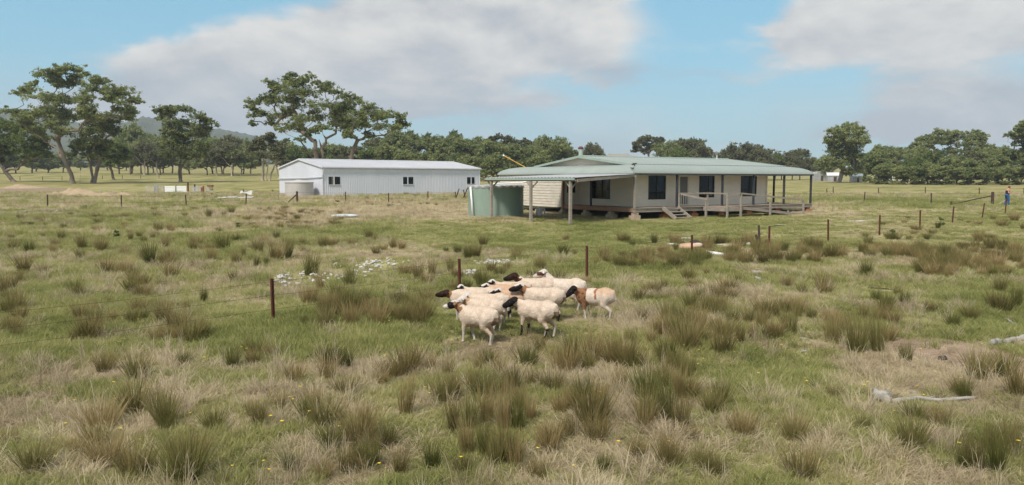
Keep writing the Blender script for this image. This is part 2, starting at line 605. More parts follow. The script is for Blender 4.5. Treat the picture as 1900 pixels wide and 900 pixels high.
def build_ground():
    ys = list(np.arange(-14, 6, 1.0)) + list(np.arange(6, 24, .25)) + list(np.arange(24, 60, .6))
    y = 60.0
    while y < 3300:
        ys.append(y)
        y *= 1.035
    us = np.linspace(-1.7, 1.7, 341)
    n = len(us)
    V = []
    att = []
    for y in ys:
        w_ = max(y, 0) + 14
        xs = us * w_
        zs = zg(xs, np.full(n, y))
        for x, z in zip(xs, zs):
            V.append((x, y, z))
            if 4 < y < 400 and abs(x) < y * .85 + 3:
                d, b = fields(x, y)
            else:
                d, b = .64, 0.0
            att.append((d, b, 0, 1))
    Fc = []
    for j in range(len(ys) - 1):
        for i in range(n - 1):
            a = j * n + i
            Fc.append((a, a + 1, a + 1 + n, a + n))
    me = bpy.data.meshes.new('ground')
    me.from_pydata(V, [], Fc)
    ca = me.color_attributes.new('cover', 'FLOAT_COLOR', 'POINT')
    ca.data.foreach_set('color', np.array(att, np.float32).ravel())
    me.polygons.foreach_set('use_smooth', [True] * len(Fc))
    m, w, out = mat('paddock_soil_and_turf')
    at_ = w.new('ShaderNodeAttribute', attribute_name='cover')
    sp = w.new('ShaderNodeSeparateColor')
    w.l.new(at_.outputs['Color'], sp.inputs[0])
    D, B = sp.outputs[0], sp.outputs[1]
    geo = w.new('ShaderNodeNewGeometry')
    P = geo.outputs['Position']
    mp = w.new('ShaderNodeMapping')
    w.l.new(P, mp.inputs[0])
    mp.inputs['Scale'].default_value = (1, 1, 1)
    nf = w.noise(P, 9.0, 5, .7)
    nm = w.noise(P, 1.6, 5, .65)
    nl = w.noise(P, .22, 4, .6)
    d2 = w.m('ADD', D, w.m('ADD', w.m('MULTIPLY', w.m('SUBTRACT', nm, .5), .9), w.m('MULTIPLY', w.m('SUBTRACT', nf, .5), .8)))
    d2 = w.m('ADD', d2, w.m('MULTIPLY', w.m('SUBTRACT', nl, .5), .5))
    turf = w.ramp(d2, [(.12, (.18, .19, .075)), (.38, (.285, .275, .115)), (.6, (.365, .34, .16)), (.82, (.43, .375, .205)), (1.0, (.48, .41, .26))])
    dark = w.mapr(w.noise(P, 11.0, 4, .7), .34, .56, .0, 1.0)
    sepp = w.new('ShaderNodeSeparateXYZ')
    w.l.new(P, sepp.inputs[0])
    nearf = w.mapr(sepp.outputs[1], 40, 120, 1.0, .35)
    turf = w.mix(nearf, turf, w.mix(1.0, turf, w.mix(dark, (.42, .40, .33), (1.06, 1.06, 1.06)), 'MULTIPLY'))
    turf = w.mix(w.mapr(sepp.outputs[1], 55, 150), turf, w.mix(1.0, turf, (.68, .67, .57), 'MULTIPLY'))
    soil = w.ramp(nm, [(.3, (.17, .125, .085)), (.55, (.27, .20, .145)), (.75, (.36, .27, .20))])
    b2 = w.mapr(w.m('ADD', B, w.m('MULTIPLY', w.m('SUBTRACT', nf, .5), 1.0)), .35, .75)
    c = w.mix(b2, turf, soil)
    principled(w, out, c, .95, 0, .1, w.m('ADD', nf, w.m('MULTIPLY', nm, .8)), .9, .06)
    me.materials.append(m)
    tag(obj('ground', me), None, None, None, 'structure')


build_ground()


def hill(name, ridge, Y0, depth, foot_z, m):
    """a long hill: ridge = [(px, py)] at distance Y0"""
    rp = [at(px, py, Y0) for px, py in ridge]
    xs = [p.x for p in rp]
    zs = [p.z for p in rp]
    nx, ny = 240, 14
    V, Fc = [], []
    for j in range(ny + 1):
        t = j / ny * 2 - 1
        for i in range(nx + 1):
            x = xs[0] + (xs[-1] - xs[0]) * i / nx
            z = float(np.interp(x, xs, zs))
            prof = math.cos(t * PI / 2) ** .8 if abs(t) < 1 else 0
            bump = (mnoise.fractal(Vector((x * .012, t * 3, 2)), 1, 2, 4)) * .05 * (z - foot_z)
            fine = abs(mnoise.noise(Vector((x * .11, t * 9, 5)))) * 7
            V.append((x * (1 + t * depth / Y0), Y0 + t * depth, foot_z + (z - foot_z + bump) * prof + fine * prof))
    for j in range(ny):
        for i in range(nx):
            a = j * (nx + 1) + i
            Fc.append((a, a + 1, a + nx + 2, a + nx + 1))
    me = bpy.data.meshes.new(name)
    me.from_pydata(V, [], Fc)
    me.materials.append(m)
    tag(obj(name, me), None, None, None, 'structure')


M['hill'] = worn('wooded_hillside', (.02, .03, .02), (.075, .09, .05), .018, 1.0, c3=(.24, .22, .15), bump=1, fine=.09)
M['hill_dry'] = worn('dry_grass_hill', (.22, .18, .11), (.30, .25, .16), .02, 1.0, bump=1, fine=.12)
hill('hill', [(-500, 235), (-200, 205), (-40, 203), (40, 210), (130, 232), (200, 240), (262, 221), (300, 226), (350, 236), (420, 247), (480, 256), (540, 272), (620, 290), (760, 330)], 1700, 500, 30, M['hill'])
hill('hill', [(560, 330), (640, 290), (760, 283), (900, 300), (1040, 296), (1100, 290), (1160, 288), (1200, 296), (1290, 330)], 1900, 400, 35, M['hill_dry'])
hill('hill', [(1240, 330), (1290, 292), (1318, 283), (1345, 288), (1400, 305), (1480, 330)], 1500, 300, 20, M['hill'])

# ------------------------------------------------------------------ house (local frame: x along the front, y to the back, z up)
HX, HY, PSI = 8.27, 51.0, R(33)
HZ = gz(HX, HY)
house = thing('farmhouse', 'cream weatherboard farmhouse on stumps under a pale green bullnose verandah roof', 'house', (HX, HY, 0), PSI)


def part(mb, name, m, parent=house, smooth=False, label=None):
    o = mb.build(name, m, parent, smooth)
    if label:
        o['label'] = label
    return o


def sheet(mb, O, a, n, x0, x1, z0, z1, dep, th=.02, mi=0):
    O, a, n = Vector(O), Vector(a), Vector(n)
    if a.cross(Vector((0, 0, 1))).dot(n) < 0:
        x0, x1 = x1, x0
    P = []
    for z in (z0, z1):
        for x, d in ((x0, dep), (x1, dep), (x1, dep - th), (x0, dep - th)):
            q = O + a * x + n * d
            P.append((q.x, q.y, z))
    mb.hexa(P, mi)


def clap(mb, O, a, n, x0, x1, z0, z1, holes=(), board=.20, lap=.036):
    """lapped weatherboards in a vertical plane through O, with rectangular openings left free"""
    O, a, n = Vector(O), Vector(a), Vector(n)
    cuts = sorted({z0, z1} | {h[2] for h in holes} | {h[3] for h in holes})
    nb = int(math.ceil((z1 - z0) / board))
    for k in range(nb):
        b0, b1 = z0 + k * board, min(z0 + (k + 1) * board, z1)
        zz = [b0] + [c for c in cuts if b0 < c < b1] + [b1]
        for q0, q1 in zip(zz, zz[1:]):
            zm = (q0 + q1) / 2
            iv = [(x0, x1)]
            for h in holes:
                if h[2] < zm < h[3]:
                    nv = []
                    for s0, s1 in iv:
                        if h[1] <= s0 or h[0] >= s1:
                            nv.append((s0, s1))
                        else:
                            if h[0] > s0:
                                nv.append((s0, h[0]))
                            if h[1] < s1:
                                nv.append((h[1], s1))
                    iv = nv
            d0 = lap * (1 - (q0 - b0) / board)
            d1 = lap * (1 - (q1 - b0) / board)
            for s0, s1 in iv:
                p = lambda x, d, z: tuple(O + a * x + n * d + Vector((0, 0, z)))
                mb.quad(p(s0, d0, q0), p(s1, d0, q0), p(s1, d1, q1), p(s0, d1, q1))
                mb.quad(p(s0, -.09, q0), p(s1, -.09, q0), p(s1, -.09, q1), p(s0, -.09, q1))
                if q0 == b0:
                    mb.quad(p(s0, 0, q0), p(s1, 0, q0), p(s1, d0, q0), p(s0, d0, q0))
    for h in holes:
        for (xa, za, xb, zb) in ((h[0], h[2], h[0], h[3]), (h[1], h[2], h[1], h[3]), (h[0], h[2], h[1], h[2]), (h[0], h[3], h[1], h[3])):
            p = lambda x, d, z: tuple(O + a * x + n * d + Vector((0, 0, z)))
            mb.quad(p(xa, .0, za), p(xb, .0, zb), p(xb, -.09, zb), p(xa, -.09, za))


def window(O, a, n, x0, x1, z0, z1, parent, curtain=None, mull=.5, trans=None, fm='alu_black', sill=None, fw=.05):
    fr = MB()
    for (p, q, r_, s_) in ((x0, x0 + fw, z0, z1), (x1 - fw, x1, z0, z1), (x0 + fw, x1 - fw, z0, z0 + fw), (x0 + fw, x1 - fw, z1 - fw, z1)):
        sheet(fr, O, a, n, p, q, r_, s_, .035, .08)
    if mull:
        xm = x0 + (x1 - x0) * mull
        sheet(fr, O, a, n, xm - .025, xm + .025, z0 + fw, z1 - fw, .03, .05)
    if trans:
        zt = z0 + (z1 - z0) * trans
        xs = [x0 + fw, x1 - fw] if not mull else [x0 + fw, x0 + (x1 - x0) * mull - .025, x0 + (x1 - x0) * mull + .025, x1 - fw]
        for i in range(0, len(xs), 2):
            sheet(fr, O, a, n, xs[i], xs[i + 1], zt - .03, zt + .03, .028, .045)
    w_ = part(fr, 'window', M[fm], parent)
    cols = [x0 + fw] + ([x0 + (x1 - x0) * mull] if mull else []) + [x1 - fw]
    for c0, c1 in zip(cols, cols[1:]):
        g = MB()
        sheet(g, O, a, n, c0, c1, z0 + fw, z1 - fw, -.012, .006)
        part(g, 'pane', M['glass'], w_)
    if sill:
        s = MB()
        sheet(s, O, a, n, x0 - .06, x1 + .06, z0 - .07, z0 - .003, .09, .12)
        part(s, 'sill', M[sill], w_)
    if curtain:
        for c0, c1, cm in curtain:
            g = MB()
            O_, a_, n_ = Vector(O), Vector(a), Vector(n)
            k = max(6, int((c1 - c0) * 18))
            pr = None
            for i in range(k + 1):
                x = c0 + (c1 - c0) * i / k
                q = O_ + a_ * x + n_ * (-.2 + .04 * math.sin(i * 2.1))
                cur = ((q.x, q.y, z0), (q.x, q.y, z1))
                if pr:
                    g.quad(pr[0], cur[0], cur[1], pr[1])
                pr = cur
            part(g, 'curtain', M[cm], w_)
    return w_


DK = .80       # deck level
WT = 3.14      # wall top
X_, Y_ = (1, 0, 0), (0, 1, 0)
NF, NL = (0, -1, 0), (-1, 0, 0)
# openings on the front wall (y = 1.8) and on the side walls
fh = [(2.92, 4.62, 1.30, 3.02), (6.0, 6.95, DK + .03, 3.0), (8.08, 9.72, 1.38, 3.02), (12.72, 14.58, 1.42, 3.02)]
mb = MB()
clap(mb, (0, 1.8, 0), X_, NF, 1.6, 15.76, DK + .004, WT, fh)
w_front = part(mb, 'wall', M['clad'], label='long front weatherboard wall')
window((0, 1.8, 0), X_, NF, *fh[0], w_front, [(3.9, 4.55, 'curtain_dark'), (2.95, 3.3, 'curtain_dark')], .5, .33)
window((0, 1.8, 0), X_, NF, *fh[2], w_front, [(9.15, 9.70, 'curtain'), (8.1, 8.25, 'curtain_dark')], .62, .33)
window((0, 1.8, 0), X_, NF, *fh[3], w_front, [(14.0, 14.55, 'curtain'), (12.9, 13.6, 'curtain_dark')], .55, .45)
# front door: screen, lighter frame and lower slats
d0, d1, dz0, dz1 = fh[1]
mb = MB()
sheet(mb, (0, 1.8, 0), X_, NF, d0, d1, dz0, dz1, -.03, .03)
door = part(mb, 'door', M['door'])
mb = MB()
for q in ((d0, d0 + .07, dz0, dz1), (d1 - .07, d1, dz0, dz1), (d0 + .07, d1 - .07, dz1 - .07, dz1), (d0 + .07, d1 - .07, 1.62, 1.68), (d0 + .07, d1 - .07, dz0, dz0 + .08)):
    sheet(mb, (0, 1.8, 0), X_, NF, *q, .02, .045)
for i in range(3):
    xx = d0 + .2 + i * .24
    sheet(mb, (0, 1.8, 0), X_, NF, xx, xx + .07, dz0 + .08, 1.62, .012, .03)
part(mb, 'door_frame', M['clad'], door)
mb = MB()
sheet(mb, (0, 1.8, 0), X_, NF, d1 + .02, d1 + .14, DK + .01, WT, .035, .05)
part(mb, 'architrave', M['clad'], door)
# wall facing left behind the deep verandah, and the short return with its window
lh = [(4.4, 6.6, 1.30, 2.90)]
mb = MB()
clap(mb, (1.6, 0, 0), Y_, NL, 1.8, 8.1, DK + .004, WT, lh)
w_l = part(mb, 'wall', M['clad'], label='weatherboard wall shaded by the carport side verandah')
window((1.6, 0, 0), Y_, NL, *lh[0], w_l, [(4.5, 5.1, 'curtain')], .42, .45)
rh = [(.42, 1.2, 1.72, 2.85)]
mb = MB()
clap(mb, (0, 8.1, 0), X_, NF, 0.14, 1.6, DK + .004, WT, rh)
w_r = part(mb, 'wall', M['clad'], label='short weatherboard return wall with a small window')
window((0, 8.1, 0), X_, NF, *rh[0], w_r, [(.85, 1.15, 'curtain')], .5)
# closed-in wing flush with the eave, in peeling white boards
mb = MB()
clap(mb, (.04, 0, 0), Y_, NL, 8.2, 17.1, .62, WT - .02, (), .21, .03)
part(mb, 'wall', M['clad_white'], label='peeling white weatherboard wing wall')
mb = MB()
clap(mb, (15.76, 0, 0), Y_, (1, 0, 0), 1.8, 15.4, DK + .004, WT, [(5, 6.6, 1.4, 2.9)])
w_e = part(mb, 'wall', M['clad'], label='right end weatherboard wall')
window((15.76, 0, 0), Y_, (1, 0, 0), 5, 6.6, 1.4, 2.9, w_e)
mb = MB()
clap(mb, (0, 17.1, 0), X_, (0, 1, 0), .14, 1.6, .62, WT)
clap(mb, (0, 15.4, 0), X_, (0, 1, 0), 1.6, 15.76, DK, WT)
part(mb, 'wall', M['clad'], label='back weatherboard wall')
# corner boards and timber corner posts
mb = MB()
for x, y in ((15.80, 1.765),):
    mb.box(x - .06, x + .05, y - .05, y + .06, DK + .004, WT)
part(mb, 'corner_board', M['clad'])
mb = MB()
mb.box(-.03, .13, 8.02, 8.19, .45, WT + .03)
part(mb, 'post', M['brown_post'], label='reddish timber post at the wing corner')
# dark inside so that the windows look into a room
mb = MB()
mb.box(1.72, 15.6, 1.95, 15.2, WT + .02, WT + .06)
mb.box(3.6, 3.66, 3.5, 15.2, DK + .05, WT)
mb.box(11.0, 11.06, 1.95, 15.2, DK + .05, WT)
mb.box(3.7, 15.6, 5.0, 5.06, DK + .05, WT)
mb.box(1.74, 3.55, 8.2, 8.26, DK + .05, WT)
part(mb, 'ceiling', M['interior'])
# verandah soffit fascia beams
mb = MB()
mb.box(-.02, 19.42, .02, .10, WT - .09, WT + .02)
part(mb, 'fascia', M['dark_post'])
mb = MB()
mb.box(.02, .10, .12, 8.0, WT - .09, WT + .02)
part(mb, 'fascia', M['timber'])
mb = MB()
mb.box(19.32, 19.40, .12, 17.2, WT - .09, WT + .02)
part(mb, 'fascia', M['timber'])

# deck: bearers and individual boards along the visible edges
mb = MB()
mb.box(.06, 19.36, .06, .13, .50, DK - .045)
mb.box(19.30, 19.37, .14, 15.3, .50, DK - .045)
mb.box(.2, 19.25, 4.0, 4.1, .50, DK - .045)
mb.box(.2, 19.25, 9.0, 9.1, .50, DK - .045)
mb.box(.2, 19.25, 15.2, 15.3, .45, DK - .045)
part(mb, 'floor_frame', M['timber'])
mb = MB()
mb.box(.04, .12, .14, 8.0, .52, DK - .042)
part(mb, 'edge_board', M['deck_red'])
mb = MB()
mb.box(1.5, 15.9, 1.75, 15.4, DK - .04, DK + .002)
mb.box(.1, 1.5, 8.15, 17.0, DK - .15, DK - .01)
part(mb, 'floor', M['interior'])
plank = MB()
plank.box(0, 1, 0, .138, -.04, 0)
plank_me = plank.mesh('deck_board', M['deck'])
plank_red = MB()
plank_red.box(0, 1, 0, .138, -.04, 0)
plank_red = plank_red.mesh('deck_board', M['deck_red'])


def board(me, x0, y0, z, length, rotz, parent, name='deck_board', width=1.0):
    o = obj(name, me, parent, (x0, y0, z + random.uniform(-.004, .003)), rotz)
    o.scale = (length, width, 1)
    return o


y = 0.0
while y < 1.62:
    board(plank_me, .14 if y > .1 else -.02, y, DK, 19.3, 0, house)
    y += .145
x = 0.14
while x < 1.55:
    board(plank_red, x, 1.66, DK, 6.3, PI / 2, house, width=-1.0)
    x += .145
x = 15.95
while x < 19.2:
    board(plank_me, x, 1.66, DK, 13.6, PI / 2, house, width=-1.0)
    x += .145
# stump piers
for (x, y, m_, h_) in ((.25, .25, 'stone', .5), (.2, 2.6, 'stone', .5), (.2, 5.4, 'stone', .5), (.2, 8.2, 'stone', .5), (3.3, .5, 'brick', .5), (6.1, .5, 'brick', .5), (8.9, .5, 'brick', .45), (12, .5, 'brick', .42),
                       (15.4, .5, 'brick', .38), (19.1, .35, 'brick', .35), (19.1, 3.2, 'brick', .33), (19.1, 6.4, 'brick', .32), (16.4, 5.0, 'brick', .35), (.35, 11.6, 'stone', .4), (.35, 14.8, 'stone', .35)):
    zb = gz(HX + math.cos(PSI) * x - math.sin(PSI) * y, HY + math.sin(PSI) * x + math.cos(PSI) * y) - .05
    mb = MB()
    zt = .498
    zm = zb + (zt - zb) * .62
    j = [random.uniform(-.03, .03) for _ in range(4)]
    mb.box(x - .34 + j[0], x + .34 + j[1], y - .24, y + .24, zb, zm)
    mb.box(x - .20 + j[2], x + .22 + j[3], y - .17, y + .17, zm, zt)
    o = part(mb, 'stump', M[m_])
    bv = o.modifiers.new('bevel', 'BEVEL')
    bv.width = .025
    bv.segments = 2

# verandah posts


def post(x, y, z0, z1, w, m_, label=None, parent=house, name='post'):
    mb = MB()
    mb.box(x - w / 2, x + w / 2, y - w / 2, y + w / 2, z0, z1)
    return part(mb, name, M[m_], parent, label=label)


post(.10, .10, .5, WT - .09, .15, 'timber', 'bleached timber corner post')
for px_ in (4.15, 8.81, 12.3, 15.9, 19.30):
    post(px_, .18, DK, WT - .09, .13, 'dark_post')
for y_ in (3.77, 7.4, 11.2, 15.0):
    post(19.28, y_, DK, WT - .09, .13, 'dark_post')
post(.2, 4.9, DK, WT - .09, .12, 'dark_post')

# roof: gable running along the house with a bullnose verandah round it
IX0, IX1, IY0, IY1 = 1.5, 17.75, 1.7, 15.6
PR = [(0.0, 3.80), (.25, 3.775), (.55, 3.735), (.85, 3.68), (1.1, 3.61), (1.3, 3.53), (1.47, 3.43), (1.58, 3.33), (1.65, 3.23), (1.68, 3.14), (1.65, 3.135), (1.62, 3.22), (1.55, 3.31), (1.43, 3.41), (1.25, 3.50), (1.0, 3.59), (.5, 3.70), (0, 3.76)]
SIDES = []


def ring_side(p0, p1, o0, o1, name, label=None, n=0):
    """bullnose along inner edge p0->p1; o0, o1 = outward diagonal at each end (per metre of offset)"""
    mb = MB()
    p0, p1, o0, o1 = Vector((*p0, 0)), Vector((*p1, 0)), Vector((*o0, 0)), Vector((*o1, 0))
    L = (p1 - p0).length
    k = max(8, int(L / .5))
    rows = []
    for i in range(k + 1):
        t = i / k
        row = []
        for d, z in PR:
            a = p0 + o0 * d
            b = p1 + o1 * d
            q = a.lerp(b, t)
            row.append(mb.vert(q.x, q.y, z))
        rows.append(row)
    for r0, r1 in zip(rows, rows[1:]):
        for i in range(len(PR) - 1):
            mb.face((r0[i], r1[i], r1[i + 1], r0[i + 1]))
    o = part(mb, name, M['roof_sheet'], house, label=label)
    return o


def roof_sheet_mat():
    m, w, out = mat('corrugated_green_roof')
    co = objco(w)
    sp = w.new('ShaderNodeSeparateXYZ')
    w.l.new(co, sp.inputs[0])
    n1 = w.noise(co, .5, 6, .6)
    n2 = w.noise(co, 6, 4, .6)
    c = w.ramp(w.m('ADD', w.m('MULTIPLY', n1, .7), w.m('MULTIPLY', n2, .3)), [(.3, (.22, .255, .235)), (.6, (.26, .295, .272)), (.8, (.31, .335, .31))])
    # sheet joints every 0.76 m: slightly darker laps
    geo = w.new('ShaderNodeNewGeometry')
    sn = w.new('ShaderNodeSeparateXYZ')
    w.l.new(geo.outputs['Normal'], sn.inputs[0])
    fx = w.m('FRACT', w.m('MULTIPLY', sp.outputs[0], 1.31))
    lap = w.mapr(w.m('ABSOLUTE', w.m('SUBTRACT', fx, .5)), .47, .5, 1.0, .86)
    c = w.mix(1.0, c, w.mix(lap, (.8, .8, .8), (1, 1, 1)), 'MULTIPLY')
    principled(w, out, c, .5, 0, .4, n2, .05)
    return m


M['roof_sheet'] = roof_sheet_mat()
ring_side((IX0, IY0), (IX1, IY0), (-1, -1), (1, -1), 'bullnose_roof', 'long front bullnose of the verandah roof')
ring_side((IX1, IY0), (IX1, IY1), (1, -1), (1, 1), 'bullnose_roof', 'right end bullnose of the verandah roof')
ring_side((IX1, IY1), (IX0, IY1), (1, 1), (-1, 1), 'bullnose_roof', 'back bullnose of the verandah roof')
ring_side((IX0, IY1), (IX0, IY0), (-1, 1), (-1, -1), 'bullnose_roof', 'left bullnose of the verandah roof over the carport side')
# mitre flashing at the near corner, with its rusty splash
mb = MB()
pts = [(IX0 - d, IY0 - d, z + .015) for d, z in PR[:10]]
mb.tube(pts, .035, 5)
part(mb, 'flashing', M['roof_trim'], house)
mb = MB()
for k in range(14):
    d, z = PR[random.randint(1, 7)]
    mb.tube([(IX0 - d - random.uniform(-.1, .1), IY0 - d + random.uniform(-.1, .12), z + .05), (IX0 - d - random.uniform(-.15, .15), IY0 - d + random.uniform(-.12, .15), z + .09)], .03, 4)
part(mb, 'leaf_litter', M['charred'], house)['kind'] = 'stuff'
# main gable roof
RY, EYB, RZ, EZ = 7.65, 13.6, 4.50, 3.80
GX0, GX1 = 1.15, 17.95
for ya, yb, za, zb, nm in ((IY0 - .02, RY, EZ, RZ, 'front'), (EYB, RY, EZ, RZ, 'back')):
    mb = MB()
    k = 84
    pr = None
    for i in range(k + 1):
        x = GX0 + (GX1 - GX0) * i / k
        dz = .012 * (1 if i % 2 else -1)
        cur = ((x, ya, za + dz + .02), (x, yb, zb + dz + .02), (x, ya, za - .03), (x, yb, zb - .03))
        if pr:
            mb.quad(pr[0], cur[0], cur[1], pr[1])
            mb.quad(pr[2], pr[3], cur[3], cur[2])
        pr = cur
    part(mb, 'roof', M['roof_sheet'], house, label=nm + ' slope of the low gable roof')
mb = MB()
mb.box(IX0, IX1, EYB - .05, IY1 + .02, EZ - .05, EZ - .02)
part(mb, 'roof', M['roof_sheet'], house, label='flat roof strip behind the gable')
mb = MB()
mb.tube([(GX0, RY, RZ + .03), (GX1, RY, RZ + .03)], .07, 8)
part(mb, 'ridge_cap', M['roof_trim'], house)
for gx, s_ in ((GX0, -1), (GX1, 1)):
    for ya, yb in ((IY0 - .05, RY), (EYB, RY)):
        mb = MB()
        mb.beam((gx, ya, EZ - .03), (gx, yb, RZ - .03), .03, .17)
        part(mb, 'barge_board', M['roof_trim'], house)
    # boarded gable triangle
    mb = MB()
    xx = gx - s_ * .42
    nb = 6
    for k in range(nb):
        z0, z1 = EZ - .02 + (RZ - EZ) * k / nb, EZ - .02 + (RZ - EZ) * (k + 1) / nb
        t0, t1 = (z0 - EZ + .02) / (RZ - EZ), (z1 - EZ + .02) / (RZ - EZ)
        a0, a1 = IY0 + (RY - IY0) * t0, IY0 + (RY - IY0) * t1
        b0, b1 = EYB - (EYB - RY) * t0, EYB - (EYB - RY) * t1
        mb.quad((xx + s_ * .02, a0, z0), (xx + s_ * .02, b0, z0), (xx, b1, z1), (xx, a1, z1))
    part(mb, 'gable_end', M['clad'], house)
# flue
fy = 8.3
fx = 1.9
mb = MB()
mb.lathe([(.17, 4.2), (.17, 5.12)], 20, 0, fx, fy)
flue = part(mb, 'chimney', M['roof'], house, smooth=True)
mb = MB()
mb.lathe([(.2, 5.1), (.22, 5.12), (.22, 5.2), (.10, 5.30), (.02, 5.31)], 20, 0, fx, fy, True)
part(mb, 'cap', M['flue_cap'], flue)
mb = MB()
mb.tube([(1.2, 14.9, 3.75), (.0, 16.4, 4.75)], .036, 8)
part(mb, 'pole', M['yellow_paint'], house, label='yellow pole sticking up from the back of the roof')
mb = MB()
mb.tube([(.0, 16.4, 4.75), (-.07, 16.49, 4.81)], .07, 8)
part(mb, 'pole_cap', M['white_pvc'], house)
mb = MB()
mb.tube([(16.2, 7.4, 4.4), (16.2, 7.4, 4.85)], .03, 8)
part(mb, 'vent_pipe', M['white_pvc'], house)

# ------------------------------------------------------------------ steps, landing and ramp rails


def hl(x, y, z=0.0):
    return Vector((HX + math.cos(PSI) * x - math.sin(PSI) * y, HY + math.sin(PSI) * x + math.cos(PSI) * y, z))


def hgz(x, y):
    p = hl(x, y)
    return gz(p.x, p.y)


steps = thing('timber_steps', 'grey timber steps with open treads leading up to the front deck', 'steps', hl(3.3, -.1), PSI)
for sx in (-.72, .72):
    mb = MB()
    g = hgz(3.3, -1.4)
    mb.beam((sx, .06, .78), (sx, -1.25, g + .04), .05, .26)
    part(mb, 'stringer', M['timber'], steps)
for k in range(4):
    t = (k + .35) / 4.0
    mb = MB()
    y = .0 - 1.25 * t
    z = .78 - .76 * t
    mb.box(-.69, .69, y - .15, y + .15, z - .05, z)
    part(mb, 'tread', M['timber'], steps)

ramp = thing('timber_ramp', 'weathered grey timber ramp with landing and handrails before the farmhouse', 'ramp', hl(5.3, -.06), PSI)
RT = DK + .95   # rail height on the deck


def rp(x, y, z0, z1, w=.12):
    return post(x, y, z0, z1, w, 'timber', None, ramp, 'post')


def rail(a, b, w=.09, h=.11, nm='rail'):
    mb = MB()
    mb.beam(a, b, w, h)
    return part(mb, nm, M['timber_rail'], ramp)


gl = lambda x, y: hgz(5.3 + x, y - .06) - .02
rp(.2, -1.25, gl(.2, -1.25), RT - .42)
rail((-1.05, .12, RT - .02), (.22, -1.3, RT - .40))
rp(-1.08, .08, .5, RT - .05, .1)
rail((-1.1, .05, RT), (1.65, -.1, RT))
rp(1.6, -.07, .5, RT - .05)
rail((1.6, -.1, RT + .001), (1.35, -2.1, RT + .002))
rp(1.35, -2.15, gl(1.35, -2.15), RT - .05)
rail((1.3, -2.15, RT + .004), (2.75, -2.2, RT + .003))
rp(2.7, -2.2, gl(2.7, -2.2), RT - .05)
ze = gl(9.9, -2.2) + .06
rp(5.9, -2.2, gl(5.9, -2.2), RT - .52)
rp(9.75, -2.2, gl(9.75, -2.2), ze + 1.0)
rail((2.75, -2.2, RT + .006), (9.85, -2.2, ze + 1.02))
for y_ in (-.85,):
    rp(9.75, y_, gl(9.75, y_), ze + .2, .1)
# landing
mb = MB()
mb.box(1.2, 3.0, -2.12, -2.06, .5, DK - .045)
mb.box(1.2, 1.26, -2.05, -.06, .5, DK - .045)
part(mb, 'landing_frame', M['timber'], ramp)
y = -2.1
while y < -.1:
    board(plank_me, 1.2, y, DK - .003, 1.8, 0, ramp)
    y += .145
x = 3.02
while x < 9.8:
    t = (x - 3.02) / 6.8
    o = obj('deck_board', plank_me, ramp, (x, -.75, DK - .003 + (ze - DK) * t), -PI / 2)
    o.scale = (1.35, 1, 1)
    x += .145
mb = MB()
mb.beam((3.0, -2.14, DK - .12), (9.85, -2.14, ze - .1), .05, .16)
mb.beam((3.0, -.72, DK - .12), (9.85, -.72, ze - .1), .05, .16)
part(mb, 'ramp_frame', M['timber'], ramp)

# ------------------------------------------------------------------ carport
cp = thing('carport', 'lean-to carport of bleached posts under a pale corrugated roof beside the farmhouse', 'carport', hl(0, 0, 0), PSI)
CPX = -6.75
pc = [G(1058, 417), G(985, 412), G(912, 404)]
inv = Matrix.Rotation(-PSI, 4, 'Z')
for p in pc:
    q = inv @ (Vector((p.x, p.y, 0)) - Vector((HX, HY, 0)))
    mb = MB()
    zb = p.z - .03
    mb.box(q.x - .08, q.x + .08, q.y - .08, q.y + .08, zb, 2.62)
    part(mb, 'post', M['timber'], cp)
    mb = MB()
    mb.beam((q.x + .05, q.y + .06, 2.2), (q.x + .03, q.y + .5, 2.6), .07, .09)
    mb.beam((q.x + .08, q.y, 2.2), (q.x + .5, q.y - .02, 2.6), .07, .09)
    part(mb, 'brace', M['timber'], cp)
ql = [inv @ (Vector((p.x, p.y, 0)) - Vector((HX, HY, 0))) for p in pc]
A0 = ql[0] + (ql[0] - ql[2]).normalized() * .5
A1 = ql[2] + (ql[2] - ql[0]).normalized() * .6
mb = MB()
mb.beam((A0.x, A0.y, 2.67), (A1.x, A1.y, 2.67), .08, .10)
part(mb, 'beam', M['timber'], cp)
mb = MB()
mb.beam((A0.x - .12, A0.y, 2.76), (A1.x - .12, A1.y, 2.76), .06, .12)
part(mb, 'gutter', M['roof_trim'], cp)
mb = MB()
mb.beam((A0.x + .1, A0.y, 2.66), (-.1, -.02, 3.0), .07, .17)
part(mb, 'beam', M['timber'], cp)
for f_ in (.25, .5, .75, 1.0):
    mb = MB()
    a = A0.lerp(A1, f_)
    mb.beam((a.x + .1, a.y, 2.67), (-.12, a.y * .98, 3.0), .05, .10)
    part(mb, 'rafter', M['timber'], cp)
mb = MB()
k = 110
pr = None
for i in range(k + 1):
    t = i / k
    a = A0.lerp(A1, t)
    b = Vector((-.12, -.15 + (A1.y + .2) * t, 0))
    dz = .022 * math.sin(i * PI / 2.0)
    cur = ((a.x - .1, a.y, 2.85 + dz), (b.x, b.y, 3.10 + dz))
    if pr:
        mb.quad(pr[0], cur[0], cur[1], pr[1])
    pr = cur
part(mb, 'roof', M['galv'], cp, smooth=True)

# bits under and beside the carport
pt = G(1003, 401)
stool = thing('plastic_stool', 'small white plastic stool standing in the carport before the peeling wing wall', 'stool', pt, PSI)
mb = MB()
mb.box(-.24, .24, -.2, .2, .55, .60)
part(mb, 'seat', M['white_plastic'], stool)
for sx in (-1, 1):
    for sy in (-1, 1):
        mb = MB()
        mb.beam((sx * .20, sy * .16, .56), (sx * .27, sy * .22, 0), .10, .07)
        part(mb, 'leg', M['white_plastic'], stool)
mb = MB()
mb.box(-.20, .0, -.19, .19, .12, .54)
part(mb, 'side_panel', M['white_plastic'], stool)


